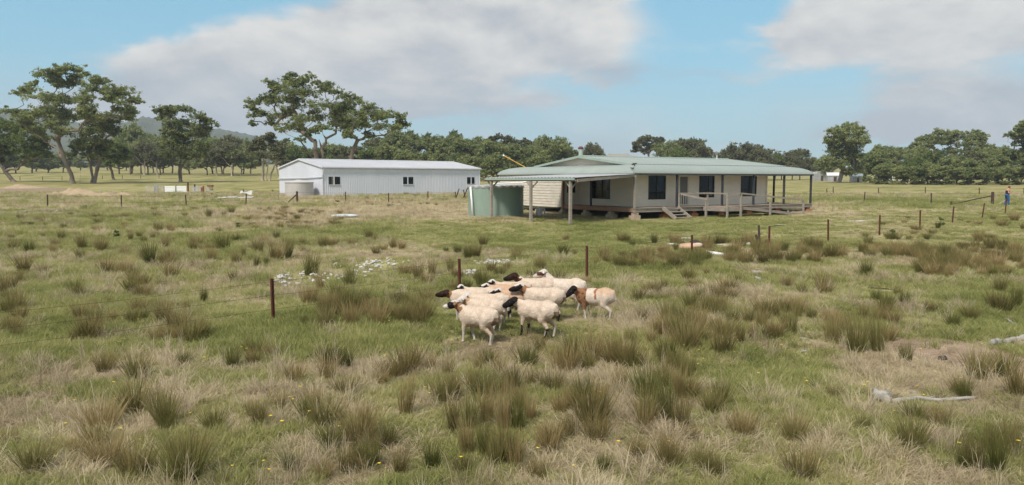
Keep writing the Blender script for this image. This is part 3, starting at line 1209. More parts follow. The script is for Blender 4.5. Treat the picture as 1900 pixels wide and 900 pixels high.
def rock(name, p, sx, sy, sz, m_, seed, sub=2, rotz=0.0):
    bm = bmesh.new()
    bmesh.ops.create_icosphere(bm, subdivisions=sub, radius=1)
    for v in bm.verts:
        n = mnoise.noise(v.co * 1.4 + Vector((seed, seed * 2, 0)))
        v.co *= 1 + n * .35
        v.co.x *= sx
        v.co.y *= sy
        v.co.z *= sz
    me = bpy.data.meshes.new(name)
    bm.to_mesh(me)
    bm.free()
    me.materials.append(m_)
    return obj(name, me, None, p, rotz)


tag(rock('white_stone', G(1049, 409) + Vector((0, 0, .05)), .2, .14, .1, M['pebble'], 3.0), 'lone pale stone on the dirt just left of the nearest carport post', 'stone')

# ------------------------------------------------------------------ water tank by the carport
tp = G(920, 402.5)
TY = tp.y + 2.0
tank = thing('water_tank', 'round green corrugated water tank with scalloped white rim beside the carport', 'water tank', (at(920, 400, TY).x, TY, tp.z - .05))
mb = MB()
prof = [(2.06 + .018 * math.sin(i * PI / 2), .0 + i * 2.18 / 116) for i in range(117)]
mb.lathe(prof, 56)
part(mb, 'tank_wall', M['tank_green'], tank, smooth=True)
mb = MB()
n = 44
c = mb.vert(0, 0, 2.38)
up, dn = [], []
for j in range(n):
    t = 2 * PI * j / n
    z = 2.30 if j % 2 else 2.19
    up.append(mb.vert(2.12 * math.cos(t), 2.12 * math.sin(t), z))
    dn.append(mb.vert(2.10 * math.cos(t), 2.10 * math.sin(t), 2.12 + (.04 if j % 2 else -.04)))
for j in range(n):
    mb.face((up[j], up[(j + 1) % n], c))
    mb.face((dn[j], dn[(j + 1) % n], up[(j + 1) % n], up[j]))
part(mb, 'lid', M['galv'], tank)
mb = MB()
lx = at(877, 400, TY).x - at(920, 400, TY).x
mb.tube([(lx - .08, -1.42, 2.2), (lx + .02, -1.55, 1.2), (lx + .10, -1.62, -.02)], .07, 10)
part(mb, 'downpipe', M['white_pvc'], tank, smooth=True)
mb = MB()
mb.tube([(-.2, -.2, 2.42), (1.9, .4, 2.50), (2.6, .5, 2.62)], .05, 8)
part(mb, 'inlet_pipe', M['white_pvc'], tank)

# ------------------------------------------------------------------ long steel shed
SX, SY, SZ = -23.2, 92.7, .72
shed = thing('long_shed', 'long pale blue-grey ribbed steel shed with a low gable roof', 'shed', (SX, SY, SZ), R(40))
SL, SW, SH, SRZ = 24.23, 12.94, 3.60, 4.62


def ribbed(mb, O, a, n, x0, x1, z0, z1fn, holes=(), pitch=.25):
    """vertical trapezoid-ribbed sheet with openings"""
    O, a, n = Vector(O), Vector(a), Vector(n)
    xs = []
    x = x0
    while x < x1 - 1e-6:
        for f, d in ((0, 0), (.55, 0), (.68, .024), (.87, .024)):
            if x + f * pitch < x1:
                xs.append((x + f * pitch, d))
        x += pitch
    xs.append((x1, 0))
    for h in holes:
        xs += [(h[0], 0), (h[1], 0)]
    xs.sort()
    for (xa, da), (xb, db) in zip(xs, xs[1:]):
        if xb - xa < 1e-5:
            continue
        xm = (xa + xb) / 2
        zz = [(z0, None)]
        top = lambda x: z1fn(x)
        segs = [(z0, None)]
        hs = [h for h in holes if h[0] < xm < h[1]]
        p = lambda x, d, z: tuple(O + a * x + n * d + Vector((0, 0, z)))
        lo = z0
        for h in hs:
            mb.quad(p(xa, da, lo), p(xb, db, lo), p(xb, db, h[2]), p(xa, da, h[2]))
            lo = h[3]
        mb.quad(p(xa, da, lo), p(xb, db, lo), p(xb, db, top(xb)), p(xa, da, top(xa)))


sh_h = [(.82, 2.35, 1.42, 2.38), (11.5, 13.05, 1.42, 2.38), (22.0, 23.3, 1.42, 2.38)]
mb = MB()
ribbed(mb, (0, 0, 0), X_, NF, 0, SL, -.1, lambda x: SH, sh_h)
w1 = part(mb, 'wall', M['white_steel'], shed, label='long ribbed steel wall with three windows')
for i, h in enumerate(sh_h):
    w_ = window((0, 0, 0), X_, NF, *h, w1, [(h[0] + .1, h[0] + .5, 'curtain')] if i == 0 else None, .5, None, 'alu_black', 'shed_trim', .06)
    mb = MB()
    sheet(mb, (0, 0, 0), X_, NF, h[0] + .62, h[0] + .78, h[2], h[3], .045, .02)
    part(mb, 'mullion', M['shed_trim'], w_)
gab = lambda x: SH + (SRZ - SH) * (1 - abs(x - SW / 2) / (SW / 2))
mb = MB()
ribbed(mb, (0, 0, 0), Y_, NL, 0, SW, -.1, gab)
part(mb, 'wall', M['white_steel'], shed, label='left gable wall')
mb = MB()
ribbed(mb, (SL, 0, 0), Y_, (1, 0, 0), 0, SW, -.1, gab)
part(mb, 'wall', M['white_steel'], shed, label='right gable wall')
mb = MB()
ribbed(mb, (0, SW, 0), X_, (0, 1, 0), 0, SL, -.1, lambda x: SH, [(2, 8, .2, 3), (10.5, 13.5, .2, 3)])
part(mb, 'wall', M['white_steel'], shed, label='back wall with open bays')
for ya, yb in ((-.12, SW / 2), (SW + .12, SW / 2)):
    mb = MB()
    ribs = int(SL / .25)
    pr = None
    for i in range(ribs * 2 + 1):
        x = -.15 + (SL + .3) * i / (ribs * 2)
        dz = .022 if i % 2 else 0
        cur = ((x, ya, SH + dz - .01), (x, yb, SRZ + dz + .02))
        if pr:
            mb.quad(pr[0], cur[0], cur[1], pr[1])
        pr = cur
    part(mb, 'roof', M['shed_roof'], shed)
for gx in (-.17, SL + .17):
    for ya, yb in ((-.12, SW / 2), (SW + .12, SW / 2)):
        mb = MB()
        mb.beam((gx, ya, SH - .03), (gx, yb, SRZ), .04, .16)
        part(mb, 'barge_board', M['shed_trim'], shed)
mb = MB()
mb.tube([(-.17, SW / 2, SRZ + .04), (SL + .17, SW / 2, SRZ + .04)], .08, 6)
part(mb, 'ridge_cap', M['shed_trim'], shed)
mb = MB()
mb.box(-.2, SL + .2, -.27, -.14, SH - .13, SH - .01)
part(mb, 'gutter', M['shed_trim'], shed)
for x in (0, SL):
    mb = MB()
    mb.box(x - .05, x + .05, -.07, .05, -.1, SH - .14)
    part(mb, 'corner_trim', M['shed_trim'], shed)
mb = MB()
mb.tube([(.1, -.18, SH - .1), (-.12, -.16, 2.35), (-.15, 4.5, 2.25), (-.17, SW, 2.2)], .06, 8)
part(mb, 'downpipe', M['shed_trim'], shed)
mb = MB()
mb.box(.2, SL - .2, .3, SW - .3, -.05, .02)
part(mb, 'floor', M['rock_pale'], shed)

p = G(561, 362.5)
bt = thing('water_tank', 'round beige corrugated water tank against the gable wall of the long shed', 'water tank', (-26.0, 92.5, gz(-26.0, 92.5) - .05))
mb = MB()
mb.lathe([(1.68 + .016 * math.sin(i * PI / 2), i * 1.78 / 72) for i in range(73)], 48)
part(mb, 'tank_wall', M['tank_beige'], bt, smooth=True)
mb = MB()
mb.lathe([(1.74, 1.72), (1.74, 1.79), (.4, 2.02), (.38, 2.08), (.01, 2.09)], 40)
part(mb, 'lid', M['tank_beige'], bt)

# ------------------------------------------------------------------ trees


def leaf_cloud(blobs, per, leaf, seed, sub=11, flat=.55, droop=0.0):
    """leaf quads: every blob holds small flattened sprays of leaves"""
    r_ = np.random.default_rng(seed)
    cs, ns, ss, tn = [], [], [], []
    for (x, y, z, r) in blobs:
        k = max(5, int(sub * 2.2))
        d = r_.normal(size=(k, 3))
        d /= np.linalg.norm(d, axis=1)[:, None]
        d[:, 2] = np.where(d[:, 2] < -.3, -d[:, 2] * .6, d[:, 2])
        rad = r * (.25 + .95 * r_.random(k)) * .92
        sc = np.array([x, y, z]) + d * rad[:, None] * np.array([1, 1, .8])
        sr = r * (.13 + .19 * r_.random(k))
        m = int(per * (r ** 2) / k * .55) + 12
        for c, q in zip(sc, sr):
            e = r_.normal(size=(m, 3))
            e /= np.linalg.norm(e, axis=1)[:, None]
            rr = q * r_.random(m) ** .45 * np.where(r_.random(m) < .22, 1.6, 1.0)
            p = c + e * rr[:, None] * np.array([1.1, 1.1, flat + .15])
            p[:, 2] -= droop * (rr * .5)
            cs.append(p)
            nn = e * .6 + r_.normal(size=(m, 3)) * .55 + np.array([0, 0, .5])
            ns.append(nn / np.linalg.norm(nn, axis=1)[:, None])
            ss.append(leaf * .8 * (.5 + .9 * r_.random(m)))
            tn.append(np.clip(.35 + .3 * (r_.random(m) - .5) + .55 * (r_.random() - .45), 0, 1))
    P, N, S, T = np.concatenate(cs), np.concatenate(ns), np.concatenate(ss), np.concatenate(tn)
    a = np.cross(N, r_.normal(size=N.shape))
    a /= np.linalg.norm(a, axis=1)[:, None]
    b = np.cross(N, a)
    a *= S[:, None]
    b *= (S * .55)[:, None]
    V = np.stack([P - a, P - b * .9, P + a, P + b * .9], axis=1).reshape(-1, 3)
    return V, T


def leaf_mesh(name, V, T, m_):
    n = len(V) // 4
    me = bpy.data.meshes.new(name)
    me.vertices.add(n * 4)
    me.vertices.foreach_set('co', V.astype(np.float32).ravel())
    me.loops.add(n * 4)
    me.loops.foreach_set('vertex_index', np.arange(n * 4, dtype=np.int32))
    me.polygons.add(n)
    me.polygons.foreach_set('loop_start', np.arange(0, n * 4, 4, dtype=np.int32))
    me.polygons.foreach_set('loop_total', np.full(n, 4, dtype=np.int32))
    me.update(calc_edges=True)
    ca = me.attributes.new('tint', 'FLOAT', 'POINT')
    ca.data.foreach_set('value', np.repeat(T, 4).astype(np.float32))
    me.materials.append(m_)
    return me


def limbs(mb, bases, blobs, r0, seed, wig=.12, twigs=3):
    """grow limbs from the trunk bases to every leaf blob"""
    r_ = random.Random(seed)
    nodes = []      # pos, parent index
    for base, fork in bases:
        base, fork = Vector(base), Vector(fork)
        prev = -1
        for k in range(6):
            t = k / 5
            q = base.lerp(fork, t)
            if 0 < k < 5:
                q += Vector((r_.uniform(-1, 1), r_.uniform(-1, 1), 0)) * (fork - base).length * .03
            nodes.append([q, prev, 0])
            prev = len(nodes) - 1
    forks = [i for i in range(len(nodes)) if i % 6 >= 3]
    order = sorted(blobs, key=lambda b: min((Vector(b[:3]) - nodes[i][0]).length for i in forks))
    cand = list(forks)
    leafs = []
    for b in order:
        c = Vector(b[:3])
        best, bi = 1e9, None
        for i in cand:
            q = nodes[i][0]
            dz = c.z - q.z
            dh = math.hypot(c.x - q.x, c.y - q.y)
            cost = (c - q).length + max(0, -dz) * 2.5 + .9 * max(0, dh - 1.0 * dz)
            if cost < best:
                best, bi = cost, i
        prev = bi
        q0 = nodes[bi][0]
        L = (c - q0).length
        n = 4
        for k in range(1, n + 1):
            t = k / n
            q = q0.lerp(c, t) + Vector((r_.uniform(-1, 1), r_.uniform(-1, 1), r_.uniform(-.4, .8))) * L * wig * (math.sin(t * PI) + .15)
            q.z -= L * .10 * math.sin(t * PI)
            nodes.append([q, prev, 0])
            prev = len(nodes) - 1
            cand.append(prev)
        leafs.append((prev, b))
        nodes[prev][2] += b[3]
        for _ in range(twigs):
            e = c + Vector((r_.gauss(0, 1), r_.gauss(0, 1), abs(r_.gauss(0, 1)) * .8)).normalized() * b[3] * .8
            nodes.append([e, prev, b[3] * .12])
    w_ = [n_[2] for n_ in nodes]
    for i in range(len(nodes) - 1, -1, -1):
        if nodes[i][1] >= 0:
            w_[nodes[i][1]] += w_[i]
    mx = max(w_)
    rad = [max(r0 * .03, r0 * .8 * (q / mx) ** .62) for q in w_]
    for i, (q, p, _) in enumerate(nodes):
        if p >= 0:
            mb.tube([nodes[p][0], q], [rad[p] if nodes[p][1] >= 0 or True else rad[i], rad[i]], 6 if rad[i] > r0 * .2 else 4, caps=False)
    for k, (base, fork) in enumerate(bases):
        b = Vector(base)
        mb.tube([b - Vector((0, 0, .3)), b, b.lerp(Vector(fork), .12)], [rad[k * 6] * 1.7, rad[k * 6] * 1.35, rad[k * 6]], 7, caps=False)


def hero_tree(name, label, cat, Y, base_px, base_py, trunks, pblobs, r0=.4, leafm='leaf', barkm='bark', per=1500, leaf=.2, seed=1, depth=.75, rs=1.0, group=None, flat=.55, sub=11):
    """a tree drawn as crown masses seen in the photo, spread over a real depth"""
    r_ = random.Random(seed)
    bx = at(base_px, base_py, Y)
    B = Vector((bx.x, Y, gz(bx.x, Y)))
    xs = [at(p[0], p[1], Y).x for p in pblobs]
    half = (max(xs) - min(xs)) / 2
    cx = (max(xs) + min(xs)) / 2
    bl = []
    for px, py, r in pblobs:
        u = (at(px, py, Y).x - cx) / max(half, .1)
        lim = half * depth * math.sqrt(max(.05, 1 - u * u * .85))
        y = r_.uniform(-1, 1) * lim
        q = at(px, py, Y + y)
        bl.append((q.x - B.x, q.y - B.y, q.z - B.z, r * rs * 1.3 / pxm(Y)))
    # smaller masses between the main ones
    for b_ in list(bl):
        nb = sorted(bl, key=lambda q: (q[0] - b_[0]) ** 2 + (q[2] - b_[2]) ** 2)[1:4]
        for q in nb:
            if r_.random() < .55:
                bl.append(((q[0] + b_[0]) / 2, (q[1] + b_[1]) / 2 + r_.uniform(-1, 1) * b_[3], (q[2] + b_[2]) / 2 + r_.uniform(-.3, .3) * b_[3], b_[3] * r_.uniform(.55, .85)))
    t = thing(name, label, cat, B, 0, group)
    V, T = leaf_cloud(bl, per, leaf, seed, sub, flat)
    obj('crown', leaf_mesh('crown', V, T, M[leafm]), t)
    mb = MB()
    bs = []
    for (px, py, fx_, fy_) in trunks:
        a = at(px, py, Y)
        f = at(fx_, fy_, Y)
        bs.append(((a.x - B.x, r_.uniform(-.6, .6) if len(trunks) > 1 else 0, gz(a.x, Y) - B.z), (f.x - B.x, r_.uniform(-.5, .5), f.z - B.z)))
    limbs(mb, bs, bl, r0, seed)
    obj('trunk', mb.mesh('trunk', M[barkm], True), t)
    return t


YA = G(148, 341).y
hero_tree('gum_tree', 'tall spreading gum tree with the highest crown at the left, rising above two leaning neighbours', 'tree', YA, 148, 341, [(148, 341, 146, 262), (135, 340, 108, 262)],
          [(87, 140, 16), (113, 134, 17), (144, 133, 15), (74, 141, 11), (104, 158, 15), (139, 158, 15), (156, 140, 9), (179, 149, 13), (192, 155, 8), (49, 172, 16), (34, 174, 10), (69, 184, 16), (173, 169, 19), (208, 169, 16), (237, 175, 14), (254, 190, 12),
           (225, 193, 13), (202, 187, 16), (162, 187, 19), (121, 192, 20), (98, 188, 14), (248, 213, 12), (238, 222, 12), (87, 215, 22), (35, 213, 15), (15, 208, 10), (55, 221, 17), (130, 221, 22), (168, 222, 22), (112, 244, 20), (60, 245, 14), (88, 258, 12)],
          .55, 'leaf', 'bark', 170, 0.27, 5, .6, sub=10)
hero_tree('gum_tree', 'dark gum tree with twin dark trunks just right of the tallest left gum', 'tree', YA + 3, 172, 342, [(172, 343, 168, 285), (176, 343, 185, 290)],
          [(190, 222, 16), (170, 226, 17), (205, 232, 15), (182, 245, 20), (205, 250, 17), (160, 250, 18), (172, 268, 20), (196, 270, 18), (150, 270, 17), (186, 288, 15), (165, 290, 14), (132, 288, 15)],
          .42, 'leaf', 'bark', 200, 0.27, 6, .7)
YB = G(210, 334).y
hero_tree('gum_tree', 'low bright green tree with a short crooked trunk right of the twin-trunked gum', 'tree', YB, 211, 334, [(211, 334, 207, 308)],
          [(196, 270, 15), (216, 272, 16), (232, 282, 14), (206, 285, 16), (225, 293, 15), (190, 292, 14), (208, 302, 14), (236, 294, 10), (180, 284, 11)],
          .4, 'leaf_bright', 'bark', 200, 0.30, 7, .8, flat=.5)
YC = G(335, 338).y
hero_tree('gum_tree', 'dark gum tree with one short trunk standing alone between the shed and the left trees', 'tree', YC, 335, 338, [(335, 338, 335, 303)],
          [(295, 208, 11), (310, 215, 12), (318, 204, 10), (345, 207, 12), (370, 219, 14), (388, 230, 13), (300, 222, 10), (320, 232, 16), (347, 233, 17), (378, 243, 13), (332, 252, 21), (362, 252, 21), (308, 245, 10), (341, 273, 22), (316, 289, 16),
           (361, 283, 20), (375, 270, 15), (318, 268, 15), (345, 294, 14), (376, 290, 12), (302, 290, 9)],
          .5, 'leaf', 'bark', 200, 0.27, 8, .75)
hero_tree('gum_tree', 'green gum tree at the left photo edge leaning on a slanted trunk', 'tree', G(26, 338).y, 26, 338, [(26, 338, 2, 305)],
          [(5, 236, 20), (35, 232, 18), (60, 240, 14), (15, 258, 24), (48, 262, 22), (75, 272, 15), (85, 288, 13), (60, 288, 17), (28, 282, 20), (-5, 282, 20), (-30, 270, 22), (-35, 245, 20), (5, 300, 13), (45, 300, 10)],
          .55, 'leaf_bright', 'bark', 190, 0.29, 9, .7)
hero_tree('gum_tree', 'broad tall gum tree with reddish trunks rising behind the long shed', 'tree', 138, 600, 322, [(588, 322, 586, 262), (606, 322, 592, 258), (632, 322, 662, 262)],
          [(542, 141, 11), (530, 152, 12), (574, 146, 12), (590, 156, 9), (500, 156, 12), (516, 163, 12), (560, 158, 15), (530, 171, 18), (567, 176, 19), (603, 168, 16), (625, 173, 12), (493, 183, 13), (474, 195, 12), (462, 199, 7), (513, 190, 17), (542, 203, 18),
           (576, 198, 18), (610, 198, 18), (635, 205, 17), (471, 215, 10), (493, 215, 13), (523, 218, 17), (557, 225, 18), (591, 222, 16), (628, 222, 18), (660, 186, 12), (668, 192, 10), (684, 203, 13), (664, 217, 16), (694, 217, 18), (721, 215, 16), (741, 216, 11),
           (753, 232, 9), (708, 237, 17), (733, 239, 12), (679, 237, 15), (640, 240, 14), (523, 242, 12), (470, 233, 7), (505, 232, 10), (557, 261, 8), (648, 254, 9), (688, 255, 10), (600, 238, 12), (640, 224, 16), (650, 206, 14), (624, 234, 14), (655, 232, 13), (645, 190, 11), (586, 243, 11), (560, 243, 12), (545, 232, 13)],
          .55, 'leaf', 'bark', 220, 0.21, 10, .6)
hero_tree('gum_tree', 'tall dense gum tree with a tan slanting trunk standing right of the farmhouse', 'tree', 215, 1561, 334, [(1557, 334, 1566, 308)],
          [(1549, 246, 13), (1562, 243, 10), (1581, 239, 13), (1564, 256, 18), (1595, 251, 12), (1544, 264, 12), (1578, 268, 18), (1603, 264, 9), (1609, 262, 6), (1533, 260, 6), (1551, 281, 16), (1578, 286, 18), (1598, 295, 15), (1556, 298, 18), (1532, 300, 12), (1581, 305, 16),
           (1558, 312, 13), (1605, 300, 10), (1524, 303, 8), (1590, 318, 10), (1575, 322, 10)],
          .75, 'leaf', 'bark_pale', 110, 0.38, 12, .8)
hero_tree('gum_tree', 'large open-crowned gum tree with a white trunk above the right-hand shrubs', 'tree', 250, 1752, 334, [(1750, 334, 1749, 285), (1757, 334, 1772, 290)],
          [(1703, 271, 11), (1694, 275, 7), (1718, 259, 10), (1712, 262, 8), (1744, 249, 10), (1769, 249, 10), (1781, 257, 14), (1735, 266, 14), (1757, 268, 14), (1713, 281, 13), (1806, 249, 10), (1823, 252, 9), (1815, 262, 13), (1793, 271, 13), (1825, 273, 10),
           (1744, 285, 11), (1842, 278, 9), (1770, 285, 12), (1805, 284, 12), (1722, 292, 10)],
          .75, 'leaf', 'bark_pale', 85, 0.44, 13, .6)
hero_tree('gum_tree', 'gum tree whose dark branches enter at the right photo edge', 'tree', 190, 1930, 338, [(1930, 338, 1925, 285)],
          [(1878, 251, 7), (1868, 252, 5), (1890, 243, 9), (1888, 258, 9), (1898, 232, 8), (1910, 250, 14), (1925, 240, 16), (1905, 268, 11), (1885, 284, 8), (1900, 289, 10), (1930, 270, 18), (1950, 255, 16), (1915, 224, 9), (1960, 280, 16)],
          .6, 'leaf', 'bark', 150, 0.34, 14, .8)
hero_tree('gum_tree', 'small sparse dark tree standing up alone above the house ridge', 'tree', 270, 1203, 325, [(1203, 325, 1203, 286)],
          [(1190, 261, 8), (1204, 257, 8), (1218, 261, 8), (1180, 269, 7), (1198, 270, 8), (1214, 272, 8), (1188, 280, 7), (1228, 259, 5), (1176, 282, 5), (1200, 284, 7), (1222, 268, 6)],
          .45, 'leaf_brown', 'bark', 45, 0.40, 15, .8)
hero_tree('gum_tree', 'pale-limbed sparse gum tree topping the treeline above the yellow pole', 'tree', 240, 953, 322, [(953, 322, 948, 284)],
          [(905, 262, 6), (915, 257, 6), (927, 256, 8), (945, 258, 9), (938, 264, 8), (965, 266, 9), (976, 262, 6), (955, 272, 8), (982, 268, 5), (935, 272, 7), (970, 276, 7)],
          .45, 'leaf_brown', 'bark_pale', 60, 0.36, 16, .7)
hero_tree('gum_tree', 'twisted brownish gum tree with several pale stems at the left end of the shed', 'tree', 185, 491, 320, [(486, 320, 488, 290), (494, 321, 500, 288), (500, 320, 512, 300)],
          [(478, 262, 9), (492, 258, 9), (507, 264, 9), (470, 274, 10), (488, 272, 12), (508, 278, 12), (520, 284, 9), (462, 284, 9), (480, 288, 10), (505, 292, 9), (522, 296, 7), (530, 262, 7), (500, 250, 7)],
          .4, 'leaf_brown', 'bark_pale', 90, 0.30, 17, .8)

# treeline: five kinds of tree, each copied many times
PROTO = {}


def proto(kind, seed, nb, w, h, trunk_h, leafm, barkm, per, leaf, r0, low=.25):
    r_ = random.Random(seed)
    bl = []
    for i in range(nb):
        t = r_.random()
        z = trunk_h + (h - trunk_h) * (low + (1 - low) * t)
        lim = w / 2 * math.sqrt(max(.05, 1 - ((t - .35) / .75) ** 2)) * .8
        a = r_.uniform(0, 2 * PI)
        q = r_.random() ** .5
        r = r_.uniform(.17, .26) * w
        bl.append((math.cos(a) * lim * q, math.sin(a) * lim * q, min(z, h - r * .7), r))
    V, T = leaf_cloud(bl, per, leaf, seed, 11, .55)
    cm = leaf_mesh('crown', V, T, M[leafm])
    mb = MB()
    limbs(mb, [((0, 0, 0), (r_.uniform(-.6, .6), r_.uniform(-.5, .5), trunk_h * 1.2))], bl, r0, seed, .12, 1)
    PROTO[kind] = (cm, mb.mesh('trunk', M[barkm], True), w, h)


proto('round', 31, 24, 10, 10, 2.0, 'leaf', 'bark', 95, .34, .32, .0)
proto('broad', 32, 28, 13, 10, 3.0, 'leaf', 'bark', 85, .36, .38, .05)
proto('bright', 33, 22, 10, 9, 2.2, 'leaf_bright', 'bark', 90, .36, .32, .0)
proto('sparse', 34, 16, 11, 12, 4.5, 'leaf_brown', 'bark_pale', 60, .36, .34, .1)
proto('shrub', 35, 24, 8, 7, .4, 'leaf', 'bark', 120, .32, .2, -.02)
proto('brown', 36, 22, 11, 10, 3.0, 'leaf_brown', 'bark', 85, .36, .34, .05)


def place_tree(kind, px, top_py, width_px, Y, label, group, name='gum_tree'):
    cm, tm, w, h = PROTO[kind]
    p = at(px, 330, Y)
    z = gz(p.x, Y)
    top = (at(px, top_py - 2, Y).z - z) * 1.1
    t = thing(name, label, 'tree', (p.x, Y, z - .05), random.uniform(0, 2 * PI), group)
    k = width_px * 1.25 / pxm(Y) / w
    t.scale = (k, k, top / h)
    obj('crown', cm, t)
    obj('trunk', tm, t)
    return t


GL = {
    'mid': ('in the row between shed and farmhouse', 'gum trees in the row between shed and farmhouse'),
    'midb': ('of the lighter trees behind the shed roof', 'bright green trees behind the shed roof'),
    'left': ('of the nearer row across the left paddock', 'gum trees in the far left row'),
    'leftd': ('of those seen between the left trunks', 'distant gum trees at the far left'),
    'ridge': ('of the crowns above the farmhouse roof', 'gum trees above the farmhouse roof'),
    'rgt': ('in the front row along the right paddock', 'shrubby trees along the right paddock edge'),
    'rgtb': ('of the trees rising behind the right row', 'taller trees behind the right paddock edge'),
    'leftm': ('of the far row below the left hill', 'gum trees beyond the left paddock'),
}
TT = [('broad', 735, 262, 55, 250, 'mid'), ('round', 762, 264, 48, 235, 'mid'), ('round', 790, 268, 48, 240, 'mid'), ('broad', 818, 272, 55, 230, 'mid'), ('round', 842, 264, 48, 245, 'mid'), ('broad', 866, 276, 55, 225, 'mid'),
      ('round', 890, 274, 48, 235, 'mid'), ('broad', 915, 280, 55, 220, 'mid'), ('round', 940, 284, 50, 225, 'mid'), ('broad', 968, 286, 55, 220, 'mid'), ('round', 990, 288, 45, 230, 'mid'), ('brown', 1003, 276, 45, 250, 'mid'), ('broad', 1022, 272, 55, 240, 'mid'),
      ('round', 1042, 282, 48, 235, 'mid'), ('brown', 1062, 292, 45, 240, 'mid'), ('bright', 985, 300, 40, 215, 'midb'), ('bright', 690, 284, 45, 225, 'midb'), ('brown', 655, 280, 50, 240, 'midb'), ('brown', 700, 272, 50, 250, 'mid'), ('round', 720, 285, 45, 225, 'mid'),
      ('shrub', 750, 296, 40, 215, 'mid'), ('shrub', 780, 300, 40, 215, 'mid'), ('shrub', 806, 298, 42, 210, 'mid'), ('shrub', 835, 302, 40, 210, 'mid'), ('shrub', 872, 305, 40, 205, 'mid'), ('shrub', 1000, 302, 40, 205, 'mid'), ('bright', 555, 282, 45, 240, 'midb'), ('bright', 590, 286, 45, 235, 'midb'), ('broad', 620, 284, 50, 245, 'mid'),
      ('broad', 530, 280, 50, 260, 'mid'), ('round', 900, 305, 40, 200, 'mid'), ('round', 925, 300, 42, 200, 'mid'),
      ('round', 245, 244, 48, 290, 'leftm'), ('brown', 262, 258, 44, 300, 'leftm'), ('broad', 285, 262, 50, 290, 'leftm'), ('round', 303, 268, 40, 300, 'leftm'), ('bright', 320, 262, 40, 300, 'leftm'), ('round', 395, 264, 42, 290, 'leftm'), ('broad', 412, 270, 48, 280, 'leftm'), ('brown', 432, 262, 50, 275, 'leftm'),
      ('bright', 452, 270, 40, 290, 'leftm'), ('broad', 465, 278, 44, 270, 'leftm'), ('round', 222, 268, 42, 290, 'leftm'), ('broad', 242, 275, 44, 270, 'left'), ('brown', 275, 276, 42, 270, 'left'), ('broad', 298, 282, 40, 270, 'left'), ('sparse', 268, 272, 40, 265, 'left'), ('sparse', 292, 276, 40, 262, 'left'), ('sparse', 402, 276, 44, 255, 'left'),
      ('broad', 385, 284, 40, 260, 'left'), ('sparse', 430, 276, 44, 250, 'left'), ('broad', 448, 286, 40, 250, 'left'), ('brown', 415, 285, 38, 255, 'left'), ('round', 352, 280, 40, 280, 'left'), ('sparse', 515, 272, 40, 255, 'left'), ('brown', 535, 285, 36, 250, 'left'),
      ('broad', 30, 292, 44, 300, 'leftd'), ('broad', 60, 290, 44, 310, 'leftd'), ('round', 90, 292, 40, 320, 'leftd'), ('broad', 118, 294, 36, 330, 'leftd'), ('round', 68, 296, 36, 350, 'leftd'), ('round', 150, 297, 30, 400, 'leftd'), ('broad', 178, 298, 30, 380, 'leftd'), ('broad', 10, 286, 50, 300, 'leftd'), ('round', -20, 270, 60, 290, 'leftd'),
      ('broad', -70, 262, 70, 280, 'leftd'), ('broad', 235, 292, 34, 380, 'leftd'), ('round', 200, 296, 30, 400, 'leftd'),
      ('brown', 1100, 280, 40, 270, 'ridge'), ('sparse', 1098, 276, 30, 290, 'ridge'), ('broad', 1235, 276, 45, 260, 'ridge'), ('brown', 1262, 268, 40, 265, 'ridge'), ('brown', 1288, 267, 42, 260, 'ridge'), ('bright', 1258, 286, 40, 250, 'ridge'), ('brown', 1300, 278, 36, 255, 'ridge'),
      ('sparse', 1368, 276, 40, 280, 'ridge'), ('brown', 1395, 277, 42, 280, 'ridge'), ('brown', 1415, 284, 40, 275, 'ridge'), ('brown', 1352, 284, 36, 285, 'ridge'), ('sparse', 1450, 290, 36, 290, 'ridge'), ('brown', 1484, 285, 36, 290, 'ridge'), ('bright', 1438, 296, 30, 285, 'ridge'), ('brown', 1470, 296, 36, 285, 'ridge'),
      ('brown', 1505, 300, 34, 300, 'ridge'), ('round', 1525, 305, 30, 300, 'ridge'), ('broad', 1420, 298, 40, 300, 'ridge'),
      ('shrub', 1624, 292, 44, 195, 'rgt'), ('broad', 1640, 282, 50, 245, 'rgtb'), ('round', 1665, 286, 48, 240, 'rgtb'), ('broad', 1690, 284, 48, 240, 'rgtb'), ('brown', 1655, 304, 36, 200, 'rgt'), ('bright', 1684, 306, 36, 195, 'rgt'), ('bright', 1706, 302, 40, 195, 'rgt'), ('bright', 1732, 292, 46, 205, 'rgt'), ('round', 1722, 310, 40, 188, 'rgt'),
      ('round', 1756, 298, 42, 200, 'rgt'), ('round', 1775, 300, 44, 190, 'rgt'), ('brown', 1798, 290, 44, 205, 'rgt'), ('round', 1800, 304, 42, 188, 'rgt'), ('round', 1826, 288, 46, 205, 'rgt'), ('broad', 1846, 284, 46, 215, 'rgtb'), ('round', 1848, 298, 42, 190, 'rgt'), ('bright', 1872, 290, 46, 195, 'rgt'), ('round', 1895, 288, 46, 190, 'rgt'),
      ('broad', 1920, 284, 50, 195, 'rgt'), ('round', 1960, 284, 60, 190, 'rgt'), ('shrub', 1640, 312, 36, 190, 'rgt'), ('shrub', 1672, 316, 34, 186, 'rgt'), ('shrub', 1700, 318, 36, 184, 'rgt'), ('shrub', 1745, 316, 40, 182, 'rgt'), ('shrub', 1785, 318, 40, 180, 'rgt'), ('shrub', 1820, 318, 36, 180, 'rgt'),
      ('shrub', 1862, 318, 38, 180, 'rgt'), ('shrub', 1892, 316, 40, 180, 'rgt'), ('shrub', 1936, 312, 46, 180, 'rgt'), ('broad', 1535, 304, 36, 260, 'rgtb'), ('round', 1605, 300, 36, 260, 'rgtb')]
ORD = 'first second third fourth fifth sixth seventh eighth ninth tenth eleventh twelfth thirteenth fourteenth fifteenth sixteenth seventeenth eighteenth nineteenth twentieth'.split()
